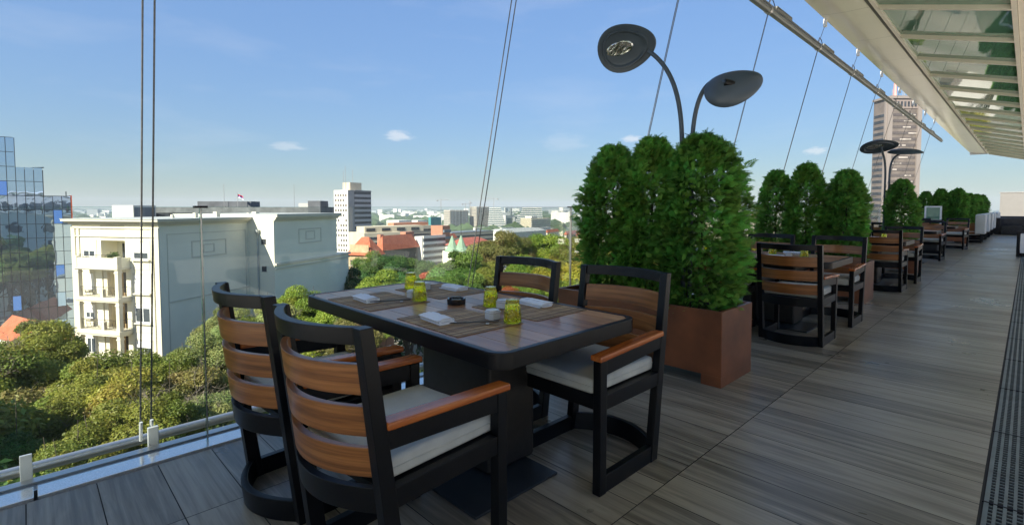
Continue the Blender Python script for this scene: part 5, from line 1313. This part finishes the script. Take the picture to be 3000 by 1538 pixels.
for x_, y_, hh in ((12.5, 6, 6), (15, 8, 5), (7, 6, 5), (8.5, 5, 3)): MB().tube([(x_, y_, K.h), (x_, y_, K.h + hh)], .15, 5).build('aerial', greyb_m, K.r)

# pale roofs glimpsed between the first and second hedge
A = Blk('sandy_block', 'sunlit sandy building glimpsed right of the nearest hedge', 2150, 2160, 2290, 655, 160, 5000, beige_m, depthL=14); A.winR(14, 3, A.h - 8, A.h - .5, .9, 1.5, darkwin_m)
A = Blk('white_block', 'bright white building glimpsed low between the far hedges', 2680, 2690, 2745, 612, 220, 9000, whiteb_m, depthL=14, group=None)
# red roofed house below the left trees and small brick house under the table line
A = Blk('tiled_house', 'low house with orange red tiled roof in front of the mirror glass block', -40, 150, 232, 1042, 50, 2300, cream_m); A.hip(A.h + 2.2, redroof_m, over=.6)
t_ = MB().box(2.0, 3.4, .2, 1.4, A.h + 1.2, A.h + 1.7).build('skylight', greyroof_m, A.r)
A = Blk('brick_house', 'small brick house glimpsed under the table through the branches', 1030, 1050, 1150, 905, 44, 2300, brick_m); A.winR(4, 4, A.h - 11, A.h - .3, .8, 1.4, white_paint)

# ---- far city, far woods, hills ------------------------------------------------------------------
rg = random.Random(21); mb = MB(); mb2 = MB()
for i in range(850):
    d = 1500 + 4300 * rg.random() ** .8; px = rg.uniform(-100, 2900); p = xy(px, d)
    big = rg.random() < .12
    wx = rg.uniform(15, 55) * (1 + d / 5000); wy = rg.uniform(12, 30); hh = rg.uniform(6, 20) * (1.0 + d / 3500) * (1.9 if big else 1)
    hh = min(hh, 52 if big else 34)
    M_ = Matrix.Translation((p.x, p.y, ground_z(p) - 1)) @ Matrix.Rotation(rg.choice([0, .3, .7, 1.0]), 4, 'Z')
    (mb if rg.random() < .6 else mb2).box(-wx / 2, wx / 2, -wy / 2, wy / 2, 0, hh, M=M_)
tag(mb.build('far_city', whiteb_m), 'pale hazy blocks of the distant city along the horizon', 'distant city', kind='stuff')
tag(mb2.build('far_city', simple('far_grey', (.30, .32, .33), .9)), 'grey hazy blocks of the distant city along the horizon', 'distant city', kind='stuff')
def lump_mesh(name, items, mat):
    mb = MB(); ico = bmesh.new(); bmesh.ops.create_icosphere(ico, subdivisions=1, radius=1); V = [v.co.copy() for v in ico.verts]; Fc = [tuple(v.index for v in f.verts) for f in ico.faces]; ico.free()
    for (p, sx, sz) in items: mb.add([(p[0] + v.x * sx * rg.uniform(.8, 1.2), p[1] + v.y * sx * rg.uniform(.8, 1.2), p[2] + v.z * sz * rg.uniform(.7, 1.3)) for v in V], Fc)
    return mb.build(name, mat)
items = []
for i in range(2600):
    d = 650 + 4800 * rg.random() ** .9; px = rg.uniform(-100, 2900); p = xy(px, d); s = rg.uniform(7, 22) * (1 + d / 2500)
    items.append(((p.x, p.y, ground_z(p) + 2), s * 1.3, min(s * .75, 24)))
tag(lump_mesh('far_woods', items, simple('far_woods', (.055, .085, .035), .95, var=.5, vscale=.02)), 'hazy woods and parks between the distant blocks', 'woods', kind='stuff')
items = []
for i in range(150):
    px = -200 + 3300 * i / 150; d = 5900 + rg.uniform(-200, 100); p = xy(px, d); items.append(((p.x, p.y, -62), 230, 26 + 14 * math.sin(i * .13) + rg.uniform(0, 10) + (14 if px < 500 else 0)))
tag(lump_mesh('hills', items, simple('hill_green', (.06, .08, .05), .95)), kind='structure')
# red and pale roofs stepping down toward the river, individually countable in the middle distance
names = ['beside the red palace', 'left of the turrets', 'under the banded tower', 'below the portal building', 'in front of the white hall', 'right of the white hall', 'below the pale stepped block', 'near the pink house', 'behind the pink house', 'behind the tall hedge', 'left of the second hedge', 'beyond the long beige block']
for k, (px, yt, d, rf) in enumerate(((1130, 706, 330, 0), (1310, 700, 380, 1), (1440, 676, 700, 0), (1478, 668, 800, 0), (1560, 678, 640, 1), (1612, 682, 600, 1), (1586, 668, 760, 0), (1668, 688, 500, 1), (1726, 672, 700, 1), (1880, 672, 500, 1), (2215, 640, 380, 1), (1400, 668, 900, 0))):
    A = Blk('town_house', 'small town house ' + names[k] + (' with a red roof' if rf else ' with a flat pale roof'), px - 14, px - 8, px + 26, yt, d, 2300, (whiteb_m, beige_m, cream_m)[k % 3])
    if rf: A.hip(A.h + 3.5, redroof_m)
    A.winR(5, 2, A.h - 6, A.h, 1.1, 1.5, darkwin_m)
# ================================================================== TREES
def tree_mesh(seed, rx, rz, n, ls, clumps=46, droop=0.3):
    rg = np.random.default_rng(seed)
    # clump centres fill an uneven ellipsoid; leaves sit on the shells of the clumps
    u = rg.normal(size=(clumps, 3)); u /= np.linalg.norm(u, axis=1)[:, None]
    rad = rg.random(clumps) ** 0.45
    c = u * rad[:, None] * np.array([rx, rx, rz]) * 0.80; c[:, 2] = np.where(c[:, 2] < -rz * .45, -c[:, 2] * .6, c[:, 2])
    cr = rx * rg.uniform(0.20, 0.40, clumps)
    k = rg.integers(0, clumps, n)
    d = rg.normal(size=(n, 3)); d[:, 2] = np.abs(d[:, 2]) * 0.9 - 0.25; d /= np.linalg.norm(d, axis=1)[:, None]
    rr = cr[k] * (1 - .55 * rg.random(n) ** 2.2)
    P = c[k] + d * rr[:, None] * np.array([1, 1, .72])
    P += rg.normal(0, rx * .018, (n, 3))
    nrm = d * .7 + rg.normal(0, .55, (n, 3)) + np.array([0, 0, .35]); nrm /= np.linalg.norm(nrm, axis=1)[:, None]
    a = np.cross(nrm, rg.normal(size=(n, 3))); a /= np.linalg.norm(a, axis=1)[:, None]; b = np.cross(nrm, a)
    s = ls * rg.uniform(.6, 1.35, n)[:, None]
    tip = P + a * s; m1 = P + b * s * .36 + nrm * s * .10; m2 = P - b * s * .36 + nrm * s * .10; bot = P - a * s * .8 - np.array([0, 0, 1]) * s * droop * .4
    pts = np.stack([bot, m2, tip, m1], 1)
    me = bpy.data.meshes.new('crown'); me.vertices.add(n * 4); me.vertices.foreach_set('co', pts.reshape(-1).astype(np.float32))
    me.loops.add(n * 4); me.loops.foreach_set('vertex_index', np.arange(n * 4, dtype=np.int32)); me.polygons.add(n); me.polygons.foreach_set('loop_start', np.arange(n, dtype=np.int32) * 4)
    me.materials.append(leaf_m); me.update()
    at_ = me.color_attributes.new('tone', 'FLOAT_COLOR', 'CORNER')
    ct = rg.random(clumps)[k] * .55 + rg.random(n) * .45; ch = np.clip(rg.normal(.5, .22, clumps)[k] + rg.normal(0, .15, n), 0, 1)
    ar = np.stack([np.repeat(ct, 4), np.repeat(ch, 4), np.repeat(ct, 4), np.ones(n * 4)], 1)
    at_.data.foreach_set('color', ar.reshape(-1).astype(np.float32))
    return me, c
def trunk_mb(h, cs, r0, seed):
    mb = MB(); rr = random.Random(seed)
    mb.tube([(0, 0, 0), (rr.uniform(-.1, .1), .1, h * .35), (0.1, 0, h * .62), (0, 0, h * .85)], [r0, r0 * .8, r0 * .6, r0 * .25], 9)
    for c in cs:
        s = Vector((0, 0, h * rr.uniform(.35, .65))); e = Vector((c[0], c[1], h + c[2])); m_ = s.lerp(e, .5) + Vector((rr.uniform(-.4, .4), rr.uniform(-.4, .4), rr.uniform(-.2, .5)))
        mb.tube([s, m_, e], [r0 * .35, r0 * .2, r0 * .06], 6)
    return mb
PROT = []
for i, (rx, rz, n, ls) in enumerate(((4.2, 3.6, 62000, .140), (3.8, 3.9, 60000, .130), (4.4, 3.2, 64000, .140), (3.6, 4.3, 52000, .150))):
    me, c = tree_mesh(40 + i, rx, rz, n, ls, clumps=(44, 50, 56, 38)[i]); Ht = 14.0
    tm = trunk_mb(Ht, c[:16], .34, i).mesh('trunk', bark_m, True)
    PROT.append((me, tm, Ht, rx, rz))
# bare twigs prototype
def twig_mesh(seed):
    mb = MB(); rr = random.Random(seed)
    def grow(p, d, l, r_, lv):
        pts = [p]; q = p.copy(); dd = d.copy()
        for i in range(4): dd = (dd + Vector((rr.gauss(0, .25), rr.gauss(0, .25), rr.gauss(.03, .2)))).normalized(); q = q + dd * l / 4; pts.append(q.copy())
        mb.tube(pts, [r_ * (1 - .17 * i) for i in range(5)], 5, cap=False)
        if lv > 0:
            for i in range(4): grow(pts[rr.randint(1, 4)], (dd + Vector((rr.gauss(0, .8), rr.gauss(0, .8), rr.gauss(.1, .5)))).normalized(), l * .6, r_ * .5, lv - 1)
    for i in range(8): grow(Vector((0, 0, 0)), Vector((rr.gauss(0, .8), rr.gauss(0, .8), rr.uniform(.3, 1))).normalized(), rr.uniform(1.8, 3), .05, 3)
    return mb.mesh('bare_twigs', twig_m)
TW = [twig_mesh(1), twig_mesh(2)]
GREENS = {'gold': (0.27, 0.27, 0.045), 'olive': (0.200, 0.225, 0.040), 'green': (0.120, 0.205, 0.038), 'dark': (0.070, 0.140, 0.036), 'yellow': (0.34, 0.33, 0.040), 'rust': (0.38, 0.150, 0.040), 'brown': (0.205, 0.195, 0.058), 'lime': (0.210, 0.300, 0.040), 'pale': (0.25, 0.29, 0.100)}
def tree(px, py, depth, rad, col, label, group='trees below the terrace', k=None, twigs=0, sz=1.0, rz_=None):
    """crown centred at picture column px with its top at row py, at the given distance"""
    k = random.randrange(4) if k is None else k
    me, tm, Ht, rx, rz = PROT[k]; s = rad / rx
    p = at(px, py, depth); cz = p.z - rz * s * sz * .92; gz_ = ground_z(p)
    r = empty('tree', (p.x, p.y, gz_), random.uniform(0, 6.28) if rz_ is None else rz_, label, 'tree', group)
    sh = (cz - gz_)
    o = bpy.data.objects.new('crown', me); COL.objects.link(o); o.parent = r; o.location = (0, 0, sh); o.scale = (s, s, s * sz); o.color = (*GREENS[col], 1)
    t = bpy.data.objects.new('trunk', tm); COL.objects.link(t); t.parent = r; t.scale = (s, s, sh / Ht)
    if twigs:
        w_ = bpy.data.objects.new('bare_twigs', TW[twigs % 2]); COL.objects.link(w_); w_.parent = r; w_.location = (0, 0, sh + rz * s * .15 * 0); w_.scale = (s * 1.15,) * 3
    return r
TR = [
 # near left, seen through the glass
 (62, 948, 34, 3.5, 'olive', 'olive green tree at the left border below the mirror glass block', 0, 0),
 (150, 985, 33, 2.3, 'olive', 'small olive treetop left of the balcony foot', 1, 0),
 (-60, 1020, 27, 3.2, 'olive', 'olive treetop cut off by the left border', 2, 1),
 (60, 1130, 26, 3.0, 'brown', 'thin brownish tree with bare twigs, lower left', 3, 1),
 (150, 1205, 24, 2.1, 'brown', 'brownish tree with bare branches above the left rail bracket', 1, 2),
 (330, 1035, 28, 2.6, 'olive', 'yellow-green treetop in front of the cream house balconies', 2, 0),
 (250, 1110, 25, 2.3, 'olive', 'yellowish tree left of the double cable, low down', 0, 0),
 (385, 1085, 24, 2.5, 'gold', 'tree turning yellow just behind the double cable', 3, 0),
 (340, 1190, 21, 2.2, 'olive', 'olive treetop just above the cable foot', 1, 0),
 (495, 1040, 29, 2.5, 'olive', 'olive tree between the double cable and the glass joint', 2, 0),
 (470, 1150, 22, 2.0, 'olive', 'olive treetop right of the double cable above the rail', 0, 2),
 (560, 1075, 26, 2.2, 'brown', 'brownish twiggy tree behind the glass joint', 3, 1),
 (600, 985, 31, 2.3, 'pale', 'pale green tree left of the first chair back', 1, 0),
 (655, 905, 36, 2.1, 'pale', 'pale twiggy tree rising in front of the pale side wall', 0, 1),
 (640, 1160, 24, 2.2, 'pale', 'pale green tree low behind the first chair', 2, 2),
 (30, 1265, 20, 1.8, 'green', 'bright green bush-like tree in the bottom left corner', 0, 0),
 (200, 1300, 18.5, 1.7, 'olive', 'low olive treetop right of the rail bracket', 2, 0),
 (740, 930, 36, 2.2, 'olive', 'olive tree seen between the two chair backs', 2, 0),
 (805, 880, 38, 2.3, 'pale', 'pale twiggy tree above the second chair back', 3, 1),
 (870, 842, 42, 2.5, 'lime', 'light green tree left of the table corner', 1, 0),
 (935, 900, 36, 2.6, 'lime', 'light green tree under the table edge', 0, 0),
 (1030, 940, 34, 2.4, 'brown', 'brownish tree under the table', 1, 1),
 (800, 1000, 30, 2.6, 'lime', 'green tree below the second chair arm', 3, 0),
 # band behind the table
 (1050, 785, 72, 4.4, 'dark', 'dark green tree at the foot of the sandstone palace', 0, 0),
 (1085, 740, 120, 5.0, 'green', 'green tree in front of the palace corner', 1, 0),
 (1130, 752, 96, 4.8, 'dark', 'dense dark tree below the large red roof', 2, 0),
 (1180, 745, 100, 5.2, 'dark', 'dense green tree below the striped office', 3, 0),
 (1225, 765, 92, 4.4, 'dark', 'dark tree left of the rust coloured one', 0, 0),
 (1120, 798, 62, 4.0, 'lime', 'light green tree behind the leftmost tumbler', 1, 0),
 (1190, 815, 58, 3.4, 'green', 'fresh green tree behind the second tumbler', 2, 0),
 (1262, 790, 84, 2.8, 'rust', 'rust coloured tree left of the big round tree', 3, 0),
 (1330, 738, 78, 5.2, 'green', 'big round green tree below the turrets', 0, 0),
 (1400, 748, 84, 4.6, 'olive', 'olive tree just left of the slanting cables', 1, 0),
 (1310, 800, 64, 3.6, 'green', 'green tree behind the ashtray', 2, 0),
 (1380, 800, 66, 3.8, 'green', 'green tree behind the third tumbler', 3, 0),
 (1455, 678, 120, 6.6, 'brown', 'tall brown olive tree right of the slanting cables', 0, 0),
 (1500, 690, 124, 5.6, 'brown', 'brownish tree beside the tallest one', 2, 0),
 (1430, 790, 70, 3.6, 'olive', 'olive tree at the foot of the slanting cables', 1, 0),
 (1560, 688, 130, 6.6, 'lime', 'yellow green tree right of the tiny red roof', 2, 0),
 (1625, 684, 128, 6.8, 'lime', 'broad yellow green tree left of the right glass joint', 3, 0),
 (1690, 692, 120, 6.0, 'olive', 'olive green tree behind the right glass joint', 0, 0),
 (1745, 700, 110, 5.2, 'olive', 'olive green tree at the left side of the tall hedge', 1, 0),
 (1560, 752, 86, 5.0, 'lime', 'light green tree above the far chair back', 0, 0),
 (1500, 780, 74, 4.2, 'lime', 'light green tree left of the far chair back', 2, 0),
 (1625, 770, 80, 4.6, 'yellow', 'yellow tree over the far chair back', 1, 0),
 (1700, 765, 76, 4.4, 'yellow', 'bright yellow green tree between the two far chair backs', 3, 0),
 (1480, 838, 56, 1.9, 'rust', 'small rust red tree left of the far chair', 0, 0),
 (1250, 838, 56, 2.4, 'rust', 'small reddish brown tree behind the table edge', 1, 0),
 (1550, 830, 58, 3.2, 'lime', 'light green tree seen through the far chair back', 2, 0),
 (1640, 825, 58, 3.4, 'lime', 'light green tree seen through the right part of the far chair back', 0, 0),
 (1720, 845, 52, 3.2, 'lime', 'light green tree behind the gap between far chairs', 1, 0),
 (1450, 870, 50, 2.8, 'green', 'green treetop just over the far table edge', 3, 0),
 (1040, 850, 52, 2.8, 'lime', 'light green treetop at the end of the cream wall', 2, 0),
 (1100, 870, 48, 2.8, 'lime', 'light green treetop over the far left table edge', 0, 0),
 (1800, 760, 90, 5.0, 'lime', 'tree mostly hidden by the tall hedge', 1, 0),
 (1880, 720, 110, 6.0, 'olive', 'olive tree mostly hidden by the tall hedge', 2, 0),
 (1960, 720, 110, 6.0, 'green', 'green tree hidden behind the tall hedge', 3, 0),
 (2050, 700, 120, 6.0, 'olive', 'olive tree behind the right part of the tall hedge', 0, 0),
 (2150, 700, 110, 5.6, 'yellow', 'yellowish tree right behind the tall hedge edge', 1, 0),
 (2235, 692, 110, 5.0, 'yellow', 'yellowish tree between first and second hedge', 2, 0),
 (2400, 690, 120, 6.0, 'lime', 'light green tree behind the second hedge', 3, 0),
 (2700, 655, 150, 6.0, 'yellow', 'yellow green tree glimpsed right of the third hedge', 0, 0),
]
for px, py, d, rad, col, lab, k, tw in TR:
    tree(px, py, d, rad, col, lab, k=k, twigs=tw)
# street trees and low town below, seen mirrored in the glass block
rr = random.Random(31)
for i in range(60):
    x = rr.uniform(-44, -9); y = rr.uniform(-24, 26)
    if x < -34 and y > 2: continue
    p = Vector((x, y)); me, tm, Ht, rx, rz = PROT[i % 4]; s = rr.uniform(.9, 1.35)
    zc = rr.uniform(-12.0, -8.0)
    q = Vector((x, y, zc)) - CAM; dep = q.dot(FW); pxx = CX + F * q.dot(RT) / dep if dep > 0 else -9e3
    if pxx > -150 and dep > 0: continue
    r = empty('street_tree', (x, y, -24), rr.uniform(0, 6), 'street tree out of view left, mirrored in the glass block', 'tree', 'street trees mirrored in the glass block')
    o = bpy.data.objects.new('crown', me); COL.objects.link(o); o.parent = r; o.location = (0, 0, zc + 24); o.scale = (s, s, s); o.color = (*GREENS[rr.choice(['dark', 'green', 'olive', 'dark'])], 1)
    t = bpy.data.objects.new('trunk', tm); COL.objects.link(t); t.parent = r; t.scale = (s, s, (zc + 24) / Ht)
# undergrowth fills the courtyards between the trees
mbu = []
def leafy_ground():
    rg = np.random.default_rng(5); n = 60000
    px = rg.uniform(-200, 2300, n); d = 14 + 90 * rg.random(n) ** 1.2
    f = np.array(FW[:2]) / math.cos(PITCH) ** 1; r_ = np.array(RT[:2])
    X = f[None, :] * d[:, None] + r_[None, :] * ((px - CX) / F * d)[:, None]
    z = -24 + 2.2 * rg.random(n) + 1.5 * np.sin(X[:, 0] * .3) * np.cos(X[:, 1] * .27)
    P = np.concatenate([X, z[:, None]], 1); keep = (P[:, 0] < -6)
    P = P[keep]; n = len(P)
    a = rg.normal(size=(n, 3)); a /= np.linalg.norm(a, axis=1)[:, None]; b = np.cross(a, rg.normal(size=(n, 3))); b /= np.linalg.norm(b, axis=1)[:, None]
    s = rg.uniform(.25, .6, n)[:, None]
    pts = np.stack([P - a * s, P - b * s * .5, P + a * s, P + b * s * .5], 1)
    me = bpy.data.meshes.new('undergrowth'); me.vertices.add(n * 4); me.vertices.foreach_set('co', pts.reshape(-1).astype(np.float32))
    me.loops.add(n * 4); me.loops.foreach_set('vertex_index', np.arange(n * 4, dtype=np.int32)); me.polygons.add(n); me.polygons.foreach_set('loop_start', np.arange(n, dtype=np.int32) * 4)
    me.materials.append(leaf_m); me.update()
    at_ = me.color_attributes.new('tone', 'FLOAT_COLOR', 'CORNER'); tn = rg.random(n); ar = np.stack([np.repeat(tn, 4), np.repeat(rg.random(n), 4), np.repeat(tn, 4), np.ones(n * 4)], 1)
    at_.data.foreach_set('color', ar.reshape(-1).astype(np.float32))
    o = bpy.data.objects.new('undergrowth', me); COL.objects.link(o); o.color = (.05, .09, .022, 1)
    tag(o, 'leafy undergrowth filling the courtyards far below', 'undergrowth', kind='stuff')
leafy_ground()

# ------------------------------------------------------------------ haze over the city
m = bpy.data.materials.new('haze_air'); m.use_nodes = True; nt = m.node_tree; nt.nodes.clear()
out = N(nt, 'ShaderNodeOutputMaterial'); vo = N(nt, 'ShaderNodeVolumePrincipled')
vo.inputs['Color'].default_value = (0.62, 0.72, 0.84, 1); vo.inputs['Density'].default_value = 0.00010; vo.inputs['Anisotropy'].default_value = 0.0
L(nt, vo.outputs[0], out.inputs['Volume'])
hz = MB().box(-6800, 6800, -6800, 6800, -66, 96).build('haze', m); tag(hz, 'pale haze lying over the distant city', 'haze', kind='stuff')
cyc.volume_bounces = 1
